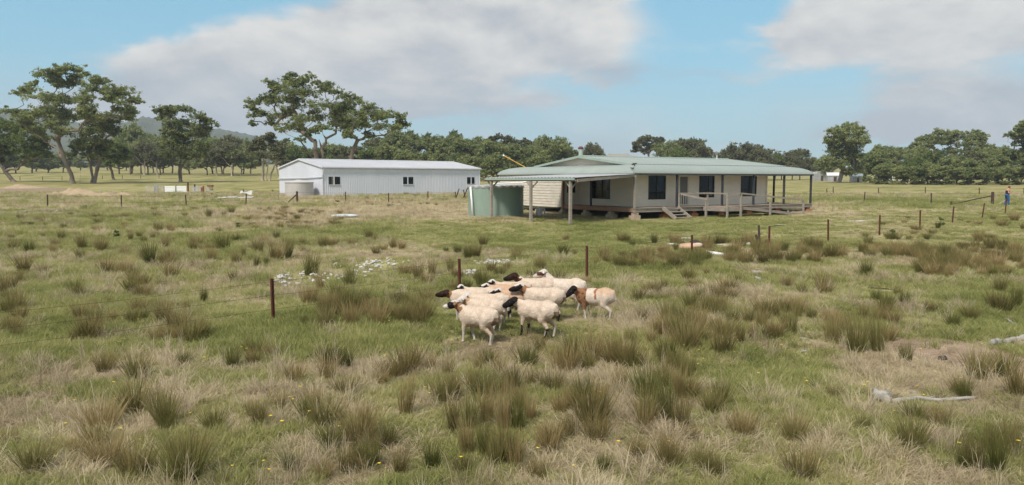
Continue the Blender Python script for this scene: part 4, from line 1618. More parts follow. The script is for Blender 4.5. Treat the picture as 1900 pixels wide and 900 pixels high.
ORD += ['twenty-' + q for q in ORD[:9]] + ['thirtieth'] + ['thirty-' + q for q in ORD[:9]]
KA = {'broad': 'broad green', 'round': 'rounded green', 'bright': 'bright green', 'brown': 'brownish', 'sparse': 'sparse pale-stemmed', 'shrub': 'low dense'}
for g_ in GL:
    row = sorted([q for q in TT if q[5] == g_], key=lambda q: q[1])
    for i_, (k_, a_, b_, c_, y_, _) in enumerate(row):
        place_tree(k_, a_, b_ - (9 if g_ == 'mid' else 3), c_, y_, '%s tree, %s from the left %s' % (KA[k_], ORD[i_], GL[g_][0]), GL[g_][1])

# ------------------------------------------------------------------ far sheds and tank at the right


def small_building(name, label, px, py_base, py_top, w_px, Y, m_, roofm, rot=0, arch=False):
    p = at(px, py_base, Y)
    z = gz(p.x, Y)
    w = w_px / pxm(Y)
    h = at(px, py_top, Y).z - z
    t = thing(name, label, 'shed', (p.x, Y, z - .05), rot)
    d = w * .6
    mb = MB()
    e = h * .68
    for (a, b) in (((-w / 2, -d / 2), (w / 2, -d / 2)), ((w / 2, -d / 2), (w / 2, d / 2)), ((w / 2, d / 2), (-w / 2, d / 2)), ((-w / 2, d / 2), (-w / 2, -d / 2))):
        A, B_ = Vector((*a, 0)), Vector((*b, 0))
        a_ = (B_ - A).normalized()
        ribbed(mb, A, a_, a_.cross(Vector((0, 0, 1))), 0, (B_ - A).length, 0, lambda x: e, (), .5)
    part(mb, 'wall', m_, t)
    mb = MB()
    if arch:
        k = 10
        for i in range(k):
            a0, a1 = PI * i / k, PI * (i + 1) / k
            p0 = (-math.cos(a0) * w / 2, math.sin(a0) * (h - e) + e)
            p1 = (-math.cos(a1) * w / 2, math.sin(a1) * (h - e) + e)
            mb.quad((p0[0], -d / 2, p0[1]), (p1[0], -d / 2, p1[1]), (p1[0], d / 2, p1[1]), (p0[0], d / 2, p0[1]))
            mb.tri((0, -d / 2, e), (p0[0], -d / 2, p0[1]), (p1[0], -d / 2, p1[1]))
    else:
        mb.quad((-w / 2 - .2, -d / 2 - .2, e), (w / 2 + .2, -d / 2 - .2, e), (w / 2 + .2, 0, h), (-w / 2 - .2, 0, h))
        mb.quad((-w / 2 - .2, d / 2 + .2, e), (-w / 2 - .2, 0, h), (w / 2 + .2, 0, h), (w / 2 + .2, d / 2 + .2, e))
        mb.tri((-w / 2, -d / 2, e), (-w / 2, d / 2, e), (-w / 2, 0, h - .05))
        mb.tri((w / 2, -d / 2, e), (w / 2, d / 2, e), (w / 2, 0, h - .05))
    part(mb, 'roof', roofm, t)
    mb = MB()
    mb.box(-w * .1, w * .1, -d / 2 - .08, -d / 2 - .05, 0, e * .8)
    part(mb, 'door', M['dark_steel'], t)


small_building('far_shed', 'small grey arched shed seen just right of the verandah end', 1521, 330, 317, 24, 260, M['galv'], M['galv'], .2, True)
small_building('far_shed', 'low pale shed roof far behind the tall right gum tree', 1548, 330, 320, 26, 240, M['galv'], M['white_pvc'], -.2)
small_building('far_shed', 'low blue-grey shed right of the tan slanting gum trunk', 1589, 332, 322, 20, 225, M['galv'], M['lid_blue'], .1)
small_building('far_shed', 'tiny white-walled building half hidden by the right shrubs', 1650, 334, 326, 14, 220, M['white_pvc'], M['galv'], .1)

# ------------------------------------------------------------------ fences


def fence(name, label, posts, mats, wires=(.35, .65, .95), wpost=.05, wr=.004, height=None, style='star'):
    """posts: (px, py_base, py_top[, lean_px]) ; one thing made of posts and wires"""
    P = []
    for q in posts:
        b = G(q[0], q[1])
        top = at(q[0] + (q[3] if len(q) > 3 else 0), q[2], b.y)
        P.append((b, top))
    o = P[0][0]
    t = thing(name, label, 'fence', o)
    for i, (b, tp_) in enumerate(P):
        mb = MB()
        b_, t_ = b - o - Vector((0, 0, .15)), tp_ - o
        w_ = posts[i][4] if len(posts[i]) > 4 else wpost
        if style == 'star':
            ax = (t_ - b_).normalized()
            for k in range(3):
                an = k * 2 * PI / 3 + .5
                e = Vector((math.cos(an), math.sin(an), 0)) * w_ * .62
                s_ = e.cross(ax).normalized() * w_ * .12
                mb.hexa([b_ - s_, b_ + e - s_, b_ + e + s_, b_ + s_, t_ - s_, t_ + e - s_, t_ + e + s_, t_ + s_])
        else:
            mb.tube([b_, b_.lerp(t_, .5) + Vector((.004, 0, 0)), t_], [w_ * .6, w_ * .55, w_ * .5], 7)
        part(mb, 'post', M[mats], t)
    for h in wires:
        mb = MB()
        pts = []
        for i, (b, tp_) in enumerate(P):
            q = (b - o).lerp(tp_ - o, h)
            pts.append(q)
            if i + 1 < len(P):
                q2 = (P[i + 1][0] - o).lerp(P[i + 1][1] - o, h)
                m_ = (q + q2) / 2
                pts.append(m_ - Vector((0, 0, min(.06, (q2 - q).length * .006))))
        mb.tube(pts, wr, 4)
        part(mb, 'wire', M['dark_steel'], t)
    return t, P, o


fence('steel_post_fence', 'rusty star-picket fence crossing the paddock from behind the sheep to the far right', [(-160, 690, 590, -4, .075), (507, 598, 517, -3, .075), (853, 548, 480, -1, .07), (1089, 521, 456, 0, .07), (1284, 476, 436, 0, .075),
      (1427, 462, 420, 1, .075), (1537, 449, 407, 0, .075), (1632, 437, 399, 1, .08), (1707, 426, 390, 1, .08), (1767, 415, 383, 3, .08), (1822, 405, 377, 5, .08), (1865, 396, 369, 3, .08), (1935, 380, 358, 2, .08)], 'rust', (.3, .62, .93), .075, .003)
t_, P_, o_ = fence('wooden_post', 'dark upright post with a broken stub, alone beside the sixth steel post', [(1409, 458, 418, -1, .10)], 'dark_steel', (), .1, style='round')
t_['category'] = 'post'
mb = MB()
mb.tube([(-.02, 0, .02), (-.16, .02, .55)], .05, 6)
part(mb, 'stub', M['dark_steel'], t_)
fence('steel_post_fence', 'low thin fence with widely spaced posts across the left paddock', [(-60, 386, 363), (88, 385, 361, 0, .12), (225, 385, 362, 0, .11), (346, 383, 361, -2, .11), (456, 381, 358, 1, .11), (551, 376, 355, 0, .22), (641, 376, 356, 0, .11),
      (721, 377, 358, 0, .11), (794, 371, 355, 0, .11), (845, 371, 356, 0, .11)], 'dark_steel', (.4, .9), .11, .006, style='round')
fence('steel_post_fence', 'short stretch of leaning rusted posts between the shed and the green tank', [(844, 370, 350, 8, .12), (858, 369, 348, 10, .13), (864, 371, 352, -4, .12)], 'dark_steel', (.4, .85), .12, .006, style='round')
fence('steel_post_fence', 'thin-posted fence across the bright green paddock right of the farmhouse', [(1505, 377, 357, 0, .1), (1603, 376, 356, 2, .11), (1728, 380, 358, 0, .11), (1841, 381, 356, 1, .26)], 'dark_steel', (.3, .6, .92), .11, .006, style='round')
fence('steel_post_fence', 'farthest right fence line of small posts in the yellow paddock', [(1534, 360, 350), (1546, 359, 347), (1630, 361, 348), (1717, 360, 347), (1817, 362, 348), (1900, 362, 349)], 'dark_steel', (.5, .95), .12, .008, style='round')
fence('steel_post_fence', 'faint distant fence line beyond the left trees', [(-20, 334, 327), (37, 335, 327), (79, 335, 327.5), (115, 334, 327), (190, 332, 326), (227, 332, 325), (261, 332, 325), (295, 331, 324)], 'dark_steel', (.5, .95), .13, .008, style='round')

# strainer braces
b = G(1765, 381)
e = at(1841, 363, G(1841, 381).y)
t = thing('fence_brace', 'long brown brace pole slanting up to the thick right strainer post', 'pole', b)
mb = MB()
mb.tube([(0, 0, .1), e - b], .055, 7)
part(mb, 'pole', M['dark_steel'], t)
mb = MB()
mb.tube([(0, 0, -.05), (0, 0, .35)], .09, 7)
part(mb, 'foot_post', M['dark_steel'], t)
b = G(534, 376)
e = at(550, 361, G(551, 376).y)
t = thing('fence_brace', 'short steel brace leaning on the thick post before the beige tank', 'pole', b)
mb = MB()
mb.tube([(0, 0, 0), e - b], .06, 7)
part(mb, 'pole', M['dark_steel'], t)
for k, (px, y0, y1, dx) in enumerate(((516, 372, 361, 0),)):
    b = G(px, y0)
    t = thing('wooden_post', 'short brown stake standing before the beige tank', 'post', b)
    mb = MB()
    mb.tube([(0, 0, -.1), (0, 0, (y0 - y1) / pxm(b.y))], .08, 7)
    part(mb, 'stake', M['timber'], t)
b = G(1848, 382)
t = thing('steel_rod', 'thin grey rod slanting from the grass up to the person in jeans', 'rod', b)
mb = MB()
mb.tube([(0, 0, .02), at(1866, 371, b.y) - b], .018, 6)
part(mb, 'rod', M['galv'], t)

# weathered cap of rags and bark on the fifth left post
b = G(456, 381)
q = at(456.5, 357, b.y)
t = thing('sheet_scrap', 'bent pale scrap of tin hanging on top of a left fence post', 'scrap', q)
mb = MB()
for i in range(5):
    x0 = -.55 + i * .22
    mb.quad((x0, -.15, -.12 + .1 * math.sin(i)), (x0 + .22, -.15, -.12 + .1 * math.sin(i + 1)), (x0 + .22, .15, .12 + .08 * math.sin(i * 2 + 1)), (x0, .15, .12 + .08 * math.sin(i * 2)))
part(mb, 'tin_sheet', M['galv_old'], t)
mb = MB()
mb.tube([(-.2, 0, .1), (-.28, 0, .25)], .07, 6)
part(mb, 'knot', M['dark_steel'], t)

# ------------------------------------------------------------------ sheep yards, heaps, pipes, logs
b = G(330, 358)
YY = b.y
yard = thing('stock_yard', 'small stock yard of pale steel panels and posts in the left paddock', 'yard', b)


def yx(px):
    return at(px, 358, YY).x - b.x


def yard_panel(x0, x1, y, z0, z1, m_, rails=5, solid=False):
    mb = MB()
    if solid:
        for i in range(4):
            a = z0 + (z1 - z0) * i / 4
            mb.box(x0, x1, y - .02, y + .02, a + .012, z0 + (z1 - z0) * (i + 1) / 4 - .012)
    else:
        for i in range(rails):
            a = z0 + (z1 - z0) * i / (rails - 1)
            mb.box(x0, x1, y - .02, y + .02, a - .03, a + .03)
        mb.box(x0, x0 + .06, y - .03, y + .03, 0, z1 + .03)
        mb.box(x1 - .06, x1, y - .03, y + .03, 0, z1 + .03)
    part(mb, 'panel', M[m_], yard)


yard_panel(yx(271), yx(287), 0, .1, .95, 'galv_old', 5)
yard_panel(yx(289), yx(305), .6, .1, 1.0, 'galv_old', 6)
yard_panel(yx(306), yx(325), 0, .15, 1.0, 'white_pvc', solid=True)
yard_panel(yx(328), yx(346), 0, .15, 1.0, 'white_pvc', solid=True)
yard_panel(yx(347), yx(360), 1.6, .1, .95, 'galv_old', 4)
yard_panel(yx(360), yx(375), -.4, .1, .85, 'galv_old', 8)
yard_panel(yx(381), yx(394), .3, .1, .85, 'galv_old', 7)
for px, z1, m_ in ((288, 1.3, 'galv'), (291, 1.15, 'galv'), (326.5, 1.2, 'timber'), (348.5, 1.5, 'rust'), (361, 1.25, 'dark_steel'), (377, 1.0, 'red_rust_sheet'), (304.5, 1.0, 'timber')):
    mb = MB()
    mb.box(yx(px) - .09, yx(px) + .09, .05, .2, -.1, z1)
    part(mb, 'post', M[m_], yard)
mb = MB()
mb.box(yx(385), yx(394.5), -.1, .5, .9, 1.12)
part(mb, 'trough', M['red_rust_sheet'], yard)
mb = MB()
mb.box(yx(374.5), yx(379.5), -.42, -.36, .05, .8)
part(mb, 'gate', M['red_rust_sheet'], yard)


def mound(px, py, rx, ry, h, label, seed, m_='dirt'):
    p = G(px, py)
    V, Fc = [], []
    n, k = 44, 10
    V.append((0, 0, h))
    for j in range(1, k + 1):
        for i in range(n):
            a = 2 * PI * i / n
            t = j / k
            w_ = 1 + .3 * mnoise.noise(Vector((math.cos(a) * 1.5, math.sin(a) * 1.5, seed)))
            x, y = math.cos(a) * rx * t * w_, math.sin(a) * ry * t * w_
            z = h * (math.cos(t * PI) * .5 + .5) * (1 + .9 * mnoise.noise(Vector((x * .9, y * .9, seed)))) + .16 * mnoise.noise(Vector((x * 3, y * 3, seed)))
            z += gz(p.x + x, p.y + y) - p.z - (.12 if j == k else 0)
            V.append((x, y, z))
    for i in range(n):
        Fc.append((0, 1 + i, 1 + (i + 1) % n))
    for j in range(k - 1):
        for i in range(n):
            a = 1 + j * n + i
            c = 1 + j * n + (i + 1) % n
            Fc.append((a, a + n, c + n, c))
    me = bpy.data.meshes.new('earth_mound')
    me.from_pydata(V, [], Fc)
    me.polygons.foreach_set('use_smooth', [True] * len(Fc))
    me.materials.append(M[m_])
    tag(obj('earth_mound', me, None, p), label, 'mound')


mound(44, 349, 4.5, 2.5, .55, 'orange-brown earth mound nearest the left photo edge', 1.0)
mound(140, 362, 5.0, 2.0, .75, 'long orange earth mound before the left fence', 5.0)
mound(205, 364, 4.8, 1.6, .38, 'low reddish earth mound tailing off to the right of the long one', 9.0)


LOGS = []


def log(name, label, pts, r0, r1, m_='log', cat='log', twigs=0, seed=1, group=None, lift=.5):
    r_ = random.Random(seed)
    W = [G(*q) for q in pts]
    o = W[0]
    mb = MB()
    Q = []
    for i, (a, c) in enumerate(zip(W, W[1:])):
        for k in range(4):
            t = k / 4
            q = a.lerp(c, t)
            Q.append(q)
    Q.append(W[-1])
    n = len(Q)
    rad = [r0 + (r1 - r0) * i / (n - 1) for i in range(n)]
    Q = [q - o + Vector((0, 0, rad[i] * lift + r_.uniform(0, .3) * rad[i])) + Vector((r_.uniform(-.4, .4), r_.uniform(-.6, .6), 0)) * rad[i] for i, q in enumerate(Q)]
    rad = [q * r_.uniform(.82, 1.15) for q in rad]
    LOGS.extend([(o.x + q.x, o.y + q.y) for q in Q])
    mb.tube(Q, rad, 8)
    for k in range(twigs):
        i = r_.randrange(1, n - 1)
        e = Q[i] + Vector((r_.uniform(-.5, .5), r_.uniform(-.3, .3), r_.uniform(.02, .12))) * (6 * r0 if r0 > .1 else .6)
        mb.tube([Q[i], e], [rad[i] * .5, rad[i] * .2], 5)
    t = obj(name, mb.mesh(name, M[m_], True), None, o)
    return tag(t, label, cat, group)


log('fallen_branch', 'long thin grey dead branch lying across the foreground at the right', [(1655, 753), (1700, 746), (1745, 749), (1808, 743)], .042, .024, seed=3, twigs=1, lift=1.7)
log('fallen_branch', 'thick pale log running out of the photo at the right edge', [(1866, 637), (1890, 632), (1925, 631)], .06, .07, seed=4)
log('wood_chunk', 'pale knobbly wood chunk at the left end of the right-edge log', [(1842, 641), (1856, 639)], .08, .07, seed=6)
log('wood_chunk', 'bleached white stump piece left of the long thin branch', [(1624, 745), (1640, 744), (1645, 752)], .10, .07, seed=7, lift=1)
log('wood_chunk', 'small grey stick pile piece above the bleached stump', [(1688, 731), (1697, 731)], .035, .03, seed=8)
log('fallen_branch', 'grey stick lying below the large right tussock', [(1484, 629), (1510, 634)], .035, .02, seed=9)
log('fallen_branch', 'short grey stick below the right tussock, nearer the camera than its neighbour', [(1488, 655), (1497, 652)], .035, .025, seed=19)
log('wood_chunk', 'short charred black log on bare ground at the right', [(1743, 668), (1759, 668)], .045, .045, 'charred', seed=10)
log('fallen_branch', 'small forked grey branch beside bare ground right of the charred log', [(1813, 671), (1835, 672)], .04, .03, seed=11, twigs=3)
log('fallen_branch', 'thin pale stick standing near the right edge above the thick log', [(1870, 594), (1880, 603)], .03, .03, seed=12)
log('fallen_branch', 'thin pale twig just below the upright pale stick at the right', [(1870, 612), (1880, 617)], .02, .02, seed=13)
log('fallen_branch', 'dark fallen stick in the grass left of centre right', [(1610, 535), (1656, 538)], .03, .02, 'charred', seed=14)
log('wood_chunk', 'grey weathered wood piece half hidden in grass behind the right tussocks', [(1398, 508), (1417, 508)], .07, .05, seed=15)
log('wood_chunk', 'lower grey wood piece beneath the weathered one behind the tussocks', [(1402, 517), (1412, 521)], .05, .05, seed=16)
log('fallen_log', 'bleached crooked log at the left photo edge', [(-8, 399), (12, 397)], .13, .1, seed=20)
log('fallen_log', 'grey log second from the left edge in the dead wood line', [(20, 398), (36, 396)], .1, .08, seed=21, twigs=2)
log('fallen_log', 'pale flat log in the middle of the left dead wood line', [(47, 395), (63, 393)], .1, .07, seed=22)
log('fallen_log', 'dark knotted log in the left dead wood line', [(83, 394), (104, 395)], .12, .09, 'charred', seed=23, twigs=3)
log('fallen_log', 'long bleached log with branch stubs right of the dark knotted log', [(104, 395), (120, 392), (136, 395)], .12, .08, seed=24, twigs=4)
log('fallen_log', 'thin grey log lying above the dark knotted log', [(70, 390), (118, 388)], .08, .05, seed=25, twigs=3)
log('fallen_log', 'dark root clump at the right end of the dead wood line', [(157, 387), (172, 386)], .16, .1, 'charred', seed=26, twigs=6)
log('poly_pipe', 'long dark blue poly pipe lying across the left paddock', [(165, 387), (215, 386.5), (245, 384.5), (290, 385.5), (322, 386)], .05, .05, 'poly', 'pipe', seed=27)
log('poly_pipe', 'second dark pipe length continuing behind the left fence', [(352, 386), (378, 385.5)], .05, .05, 'poly', 'pipe', seed=28)

# short white pipe with open end
p0, p1 = G(1311, 474), G(1349, 477)
d = p1 - p0
mb = MB()
L = d.length
mb.lathe([(.075, 0), (.082, .02), (.082, L * .08), (.075, L * .09), (.075, L * .92), (.084, L * .93), (.084, L), (.065, L), (.065, L * .1), (.065, .0)], 18)
me = mb.mesh('white_pipe', M['white_pvc'], True)
o = obj('white_pipe', me, None, p0 + Vector((0, 0, .13)))
o.rotation_euler = (d + Vector((0, 0, -.06))).to_track_quat('Z', 'Y').to_euler()
tag(o, 'short white plastic pipe lying in rushes right of a rusty post', 'pipe')

for args in (('flat_rock', 'large orange boulder behind the fourth steel post', 1281, 461, .55, .38, .18, 'rock_orange', 1.0), ('flat_rock', 'grey-orange slab touching the right side of the large orange boulder', 1298, 459, .38, .3, .14, 'rock_pale', 2.0),
             ('flat_rock', 'small bright orange rock left of the large boulder', 1259, 453, .2, .15, .1, 'rock_orange', 3.5), ('flat_rock', 'pale flat rock behind the large orange boulder', 1274, 443, .35, .25, .06, 'rock_pale', 4.0),
             ('flat_rock', 'pinkish rock farther left of the small orange rock', 1249, 455, .3, .2, .08, 'rock_pale', 5.0), ('flat_rock', 'white flat stone above the small orange rock', 1264, 449, .28, .18, .06, 'pebble', 6.0),
             ('flat_rock', 'pale sandy rock at mid distance between the pipe and the boulder', 1350, 459, .26, .18, .09, 'rock_orange', 7.0), ('flat_rock', 'long pale slab just behind the sandy rock', 1350, 455, .5, .2, .05, 'rock_pale', 8.0),
             ('flat_rock', 'whitish slab left of the dark post with the stub', 1396, 455, .42, .3, .1, 'rock_pale', 9.0), ('flat_rock', 'small white slab nearer the house above the long slab', 1342, 449, .25, .15, .04, 'pebble', 10.0),
             ('flat_rock', 'dark grey rock hidden behind the large orange boulder', 1290, 451, .25, .2, .12, 'charred', 11.0), ('flat_rock', 'pale slab in the mown grass right of the ramp', 1592, 411, .9, .3, .05, 'rock_pale', 12.0),
             ('flat_rock', 'small pale slab right of the pale slab in mown grass', 1616, 409, .3, .15, .04, 'rock_pale', 13.0), ('flat_rock', 'small white rock in brown rushes at the far right', 1808, 463, .3, .2, .1, 'pebble', 14.0)):
    nm, lb, px, py, sx, sy, sz, m_, sd_ = args
    o = rock(nm, G(px, py) + Vector((0, 0, sz * .35)), sx, sy, sz, M[m_], sd_, 3)
    o.data.polygons.foreach_set('use_smooth', [True] * len(o.data.polygons))
    tag(o, lb, 'rock')

# tank lid / pale sheet on the lawn and tin pile
p = G(640, 403)
mb = MB()
mb.lathe([(1.0, 0), (1.02, .05), (.9, .09), (.4, .13), (.01, .14)], 36)
o = mb.build('tank_lid', M['lid_blue'], None, True, p + Vector((0, 0, .08)))
o.scale = (.95, .95, 1)
tag(o, 'round pale blue lid lying flat on the lawn before the shed', 'lid')
p = G(430, 369)
t = thing('tin_pile', 'pile of bent grey roofing tin among tussocks in the left paddock', 'scrap pile', p)
for i in range(6):
    mb = MB()
    x0 = -1.9 + i * .62
    z = .03 + .05 * (i % 3)
    for k in range(6):
        a = x0 + k * .18
        mb.quad((a, -.4, z + .03 * (k % 2)), (a + .18, -.4, z + .03 * ((k + 1) % 2)), (a + .18 + .1, .5, z + .12 + .03 * ((k + 1) % 2)), (a + .1, .5, z + .12 + .03 * (k % 2)))
    part(mb, 'tin_sheet', M['galv_old'], t)
p = G(686, 376)
log('wood_chunk', 'small pinkish wood heap below the shed wall', [(681, 376), (690, 377)], .14, .1, 'brown_post', 'log', 3, 41)
log('garden_stick', 'thin horizontal twig caught on top of the sixth steel post', [(1431, 420.5), (1452, 418)], .02, .012, 'charred', 'stick', 2, 42)
bpy.data.objects['garden_stick'].location = at(1427, 421, G(1427, 462).y)

# ------------------------------------------------------------------ animals and person: primitives fused into one skin


def fuse(prims, voxel, smooth=4):
    """prims: ('e', centre, radii, label, rot) or ('c', a, b, ra, rb, label); returns (verts Nx3, faces, label per vert)"""
    bm = bmesh.new()
    for q in prims:
        if q[0] == 'e':
            r_ = bmesh.ops.create_icosphere(bm, subdivisions=3, radius=1)
            rot = Matrix.Rotation(q[4], 3, 'Y') if len(q) > 4 else Matrix.Identity(3)
            for v in r_['verts']:
                v.co = rot @ Vector((v.co.x * q[2][0], v.co.y * q[2][1], v.co.z * q[2][2])) + Vector(q[1])
        else:
            _, a, b_, ra, rb, _l = q
            a, b_ = Vector(a), Vector(b_)
            d = b_ - a
            n = max(2, int(d.length / (min(ra, rb) * .5)) + 1)
            for i in range(n + 1):
                t = i / n
                r_ = bmesh.ops.create_icosphere(bm, subdivisions=2, radius=ra + (rb - ra) * t)
                for v in r_['verts']:
                    v.co = v.co + a.lerp(b_, t)
    me = bpy.data.meshes.new('tmp')
    bm.to_mesh(me)
    bm.free()
    o = bpy.data.objects.new('tmp', me)
    COL.objects.link(o)
    md = o.modifiers.new('r', 'REMESH')
    md.mode = 'VOXEL'
    md.voxel_size = voxel
    md.adaptivity = 0
    s = o.modifiers.new('s', 'SMOOTH')
    s.iterations = smooth
    s.factor = .6
    dg = bpy.context.evaluated_depsgraph_get()
    ev = o.evaluated_get(dg)
    m2 = bpy.data.meshes.new_from_object(ev)
    bpy.data.objects.remove(o)
    bpy.data.meshes.remove(me)
    n = len(m2.vertices)
    co = np.empty(n * 3, np.float32)
    m2.vertices.foreach_get('co', co)
    co = co.reshape(-1, 3)
    lab = np.full(n, -1)
    best = np.full(n, 1e9)
    for k, q in enumerate(prims):
        if q[0] == 'e':
            rr = np.array(q[2])
            dd = (np.linalg.norm((co - np.array(q[1])) / rr, axis=1) - 1) * rr.min()
        else:
            a, b_ = np.array(q[1]), np.array(q[2])
            ab = b_ - a
            t = np.clip(((co - a) @ ab) / (ab @ ab), 0, 1)
            dd = np.linalg.norm(co - (a + t[:, None] * ab), axis=1) - (q[3] + (q[4] - q[3]) * t)
        m_ = dd < best
        best[m_] = dd[m_]
        lab[m_] = k
    names = [q[3] if q[0] == 'e' else q[5] for q in prims]
    return m2, co, lab, names


def coat_mat():
    m, w, out = mat('sheep_coat')
    a = w.new('ShaderNodeAttribute', attribute_name='coat')
    co = objco(w)
    n1 = w.noise(co, 34, 4, .7)
    n2 = w.noise(co, 7, 4, .6)
    k = w.mix(w.mapr(n1, .25, .75), (.83, .81, .79), (1.07, 1.06, 1.05))
    k2 = w.mix(w.mapr(n2, .3, .7), (.86, .82, .77), (1.03, 1.03, 1.03))
    c = w.mix(1.0, w.mix(1.0, a.outputs['Color'], k, 'MULTIPLY'), k2, 'MULTIPLY')
    principled(w, out, c, .95, 0, .08, n1, .8, .025)
    return m


M['coat'] = coat_mat()
WOOL = (.58, .485, .405)
PALE = (.60, .52, .455)
WHITE = (.56, .52, .49)
BLACK = (.018, .015, .015)
DKBR = (.07, .035, .022)
BROWN = (.25, .135, .075)
TAN = (.42, .26, .16)


def sheep(label, px, Y, heading, neck=(.30, 18), yaw=0, face='black', nape=None, legs='white', body='wool', scale=1.0, step=(0, 0, 0, 0), woolly=1.0, ears=1):
    """px = photo column of the rump; heading in degrees (0 = +X); neck = (rise, head pitch down); yaw = head turn"""
    r_ = random.Random(hash((px, Y)) % 9999 if False else int(px * 7 + Y * 13))
    pr = []
    E = lambda c, r, l, rot=0.0: pr.append(('e', c, r, l, rot))
    C = lambda a, b_, ra, rb, l: pr.append(('c', a, b_, ra, rb, l))
    E((.17, 0, .52), (.25, .175, .205), 'chest')
    E((-.04, 0, .525), (.33, .195, .20), 'belly')
    E((-.27, 0, .555), (.24, .185, .20), 'rump')
    E((.0, 0, .60), (.40, .13, .125), 'back')
    hr, hp = neck
    nx, nz = .48, .60 + hr
    ca, sa = math.cos(R(yaw)), math.sin(R(yaw))

    def hd(x, y, z):  # head frame turned about the neck root
        dx = x - .30
        return (.30 + dx * ca - y * sa, dx * sa + y * ca, z)
    C((.24, 0, .58), hd(nx - .03, 0, nz), .125, .078, 'neck')
    hpr = R(hp)
    hx = lambda d: nx + d * math.cos(hpr)
    hz = lambda d, u=0: nz + .02 - d * math.sin(hpr) + u
    C(hd(hx(-.01), 0, hz(0, .01)), hd(hx(.10), 0, hz(.10)), .088, .076, 'skull')
    C(hd(hx(.10), 0, hz(.10, -.005)), hd(hx(.232), 0, hz(.232, .0)), .068, .037, 'muzzle')
    C(hd(hx(.10), 0, hz(.10, -.04)), hd(hx(.22), 0, hz(.22, -.025)), .046, .034, 'jaw')
    E(hd(hx(.245), 0, hz(.245, -.004)), (.026, .031, .027), 'nose')
    for s in (-1, 1):
        e0 = hd(hx(-.01), s * .065, hz(-.01, .045))
        e1 = hd(hx(-.05), s * .185, hz(-.05, -.01))
        C(e0, e1, .022, .017, 'ear')
        em = hd(hx(-.03), s * .115, hz(-.03, .015))
        E(em, (.040, .062, .020), 'ear')
    f = step
    for s, k in ((-1, 0), (1, 1)):
        C((.20, s * .09, .50), (.225 + f[k] * .4, s * .095, .26), .078, .042, 'fore')
        C((.225 + f[k] * .4, s * .095, .26), (.215 + f[k], s * .095, .05), .034, .025, 'foreleg')
        E((.225 + f[k], s * .095, .03), (.040, .030, .035), 'hoof')
    for s, k in ((-1, 2), (1, 3)):
        C((-.30, s * .09, .54), (-.23 + f[k] * .3, s * .11, .37), .125, .080, 'thigh')
        C((-.23 + f[k] * .3, s * .11, .37), (-.375 + f[k] * .8, s * .10, .235), .065, .036, 'thigh')
        C((-.375 + f[k] * .8, s * .10, .235), (-.335 + f[k], s * .10, .05), .031, .025, 'hindleg')
        E((-.325 + f[k], s * .10, .03), (.040, .030, .035), 'hoof')
    C((-.455, 0, .66), (-.505, 0, .48), .045, .034, 'tail')
    me, co, lab, names = fuse(pr, .0155, 5)
    me.name = 'sheep'
    n = len(co)
    nm = np.array(names)[lab]
    no = np.empty(n * 3, np.float32)
    me.vertices.foreach_get('normal', no)
    no = no.reshape(-1, 3)
    woolset = {'chest', 'belly', 'rump', 'back', 'thigh', 'neck', 'tail'}
    col = np.zeros((n, 4), np.float32)
    col[:, 3] = 1
    base = {'wool': WOOL, 'pale': PALE}[body if body in ('wool', 'pale') else 'pale']
    disp = np.zeros(n)
    for i in range(n):
        p = Vector(co[i])
        q = nm[i]
        j = mnoise.noise(p * 14 + Vector((px, 0, 0)))
        j2 = mnoise.noise(p * 5 + Vector((0, px, 0)))
        if q in woolset:
            disp[i] = (j * .006 + mnoise.noise(p * 30) * .005 + j2 * .013) * woolly
            c = base
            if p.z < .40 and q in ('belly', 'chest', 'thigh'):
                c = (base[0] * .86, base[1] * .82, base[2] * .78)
            if p.x < -.40 and abs(p.y) < .09 + j2 * .05 and .36 + j * .1 < p.z < .56 and woolly > .6:
                c = (.20, .14, .10)
        else:
            c = PALE
        if q == 'neck':
            tneck = (p.x - .24) / .24
            if nape and p.z > .56 and tneck + j * .5 > .30:
                c = nape
            if face in ('allblack', 'darkbrown') and tneck + j * .4 > .45:
                c = nape or BLACK
        if q in ('fore',):
            c = WHITE if woolly < .6 else base
        if q in ('foreleg', 'hindleg', 'hoof'):
            if legs == 'black':
                c = BLACK if j2 > -.12 else WHITE
            else:
                c = WHITE
            if q == 'hoof':
                c = BLACK if legs == 'black' or p.z < .035 else c
        if q in ('skull', 'muzzle', 'jaw', 'nose', 'ear'):
            if face == 'black':
                c = BLACK
            elif face == 'darkbrown':
                c = BLACK if q in ('muzzle', 'nose', 'jaw') else (.035, .018, .014)
            elif face == 'blaze':          # black mask, white crown and stripe
                c = BLACK if q in ('muzzle', 'nose', 'jaw') or (q == 'skull' and p.z < nz + .045 + j * .04) else WHITE
                if q == 'ear':
                    c = BLACK
            elif face == 'patch':          # white face with a dark eye patch
                c = BLACK if (q in ('skull', 'ear') and p.z < nz + .07) else WHITE
                if q in ('muzzle', 'nose', 'jaw'):
                    c = WHITE
            elif face == 'eye':            # white face, brown eye ring
                c = (.10, .04, .03) if (q == 'skull' and nz - .035 < p.z < nz + .05 and j2 > -.3) else WHITE
            elif face == 'white':
                c = WHITE
            if nape and face == 'patch' and q == 'ear':
                c = nape
        if body == 'brown_shoulder':
            if q in ('chest', 'back', 'belly', 'neck', 'fore') and p.x + j2 * .10 > .10:
                c = BROWN if j > -.25 else (.12, .05, .03)
            elif q in woolset and abs(p.x + .10 + j2 * .08) < .028 and p.z > .50:
                c = (.30, .14, .08)
            elif q in woolset:
                k_ = min(1, max(0, (p.z - .52 + j2 * .06) / .16)) * (1 if p.x < -.1 else 0)
                c = (PALE[0] * (1 - .12 * k_), PALE[1] * (1 - .27 * k_), PALE[2] * (1 - .38 * k_))
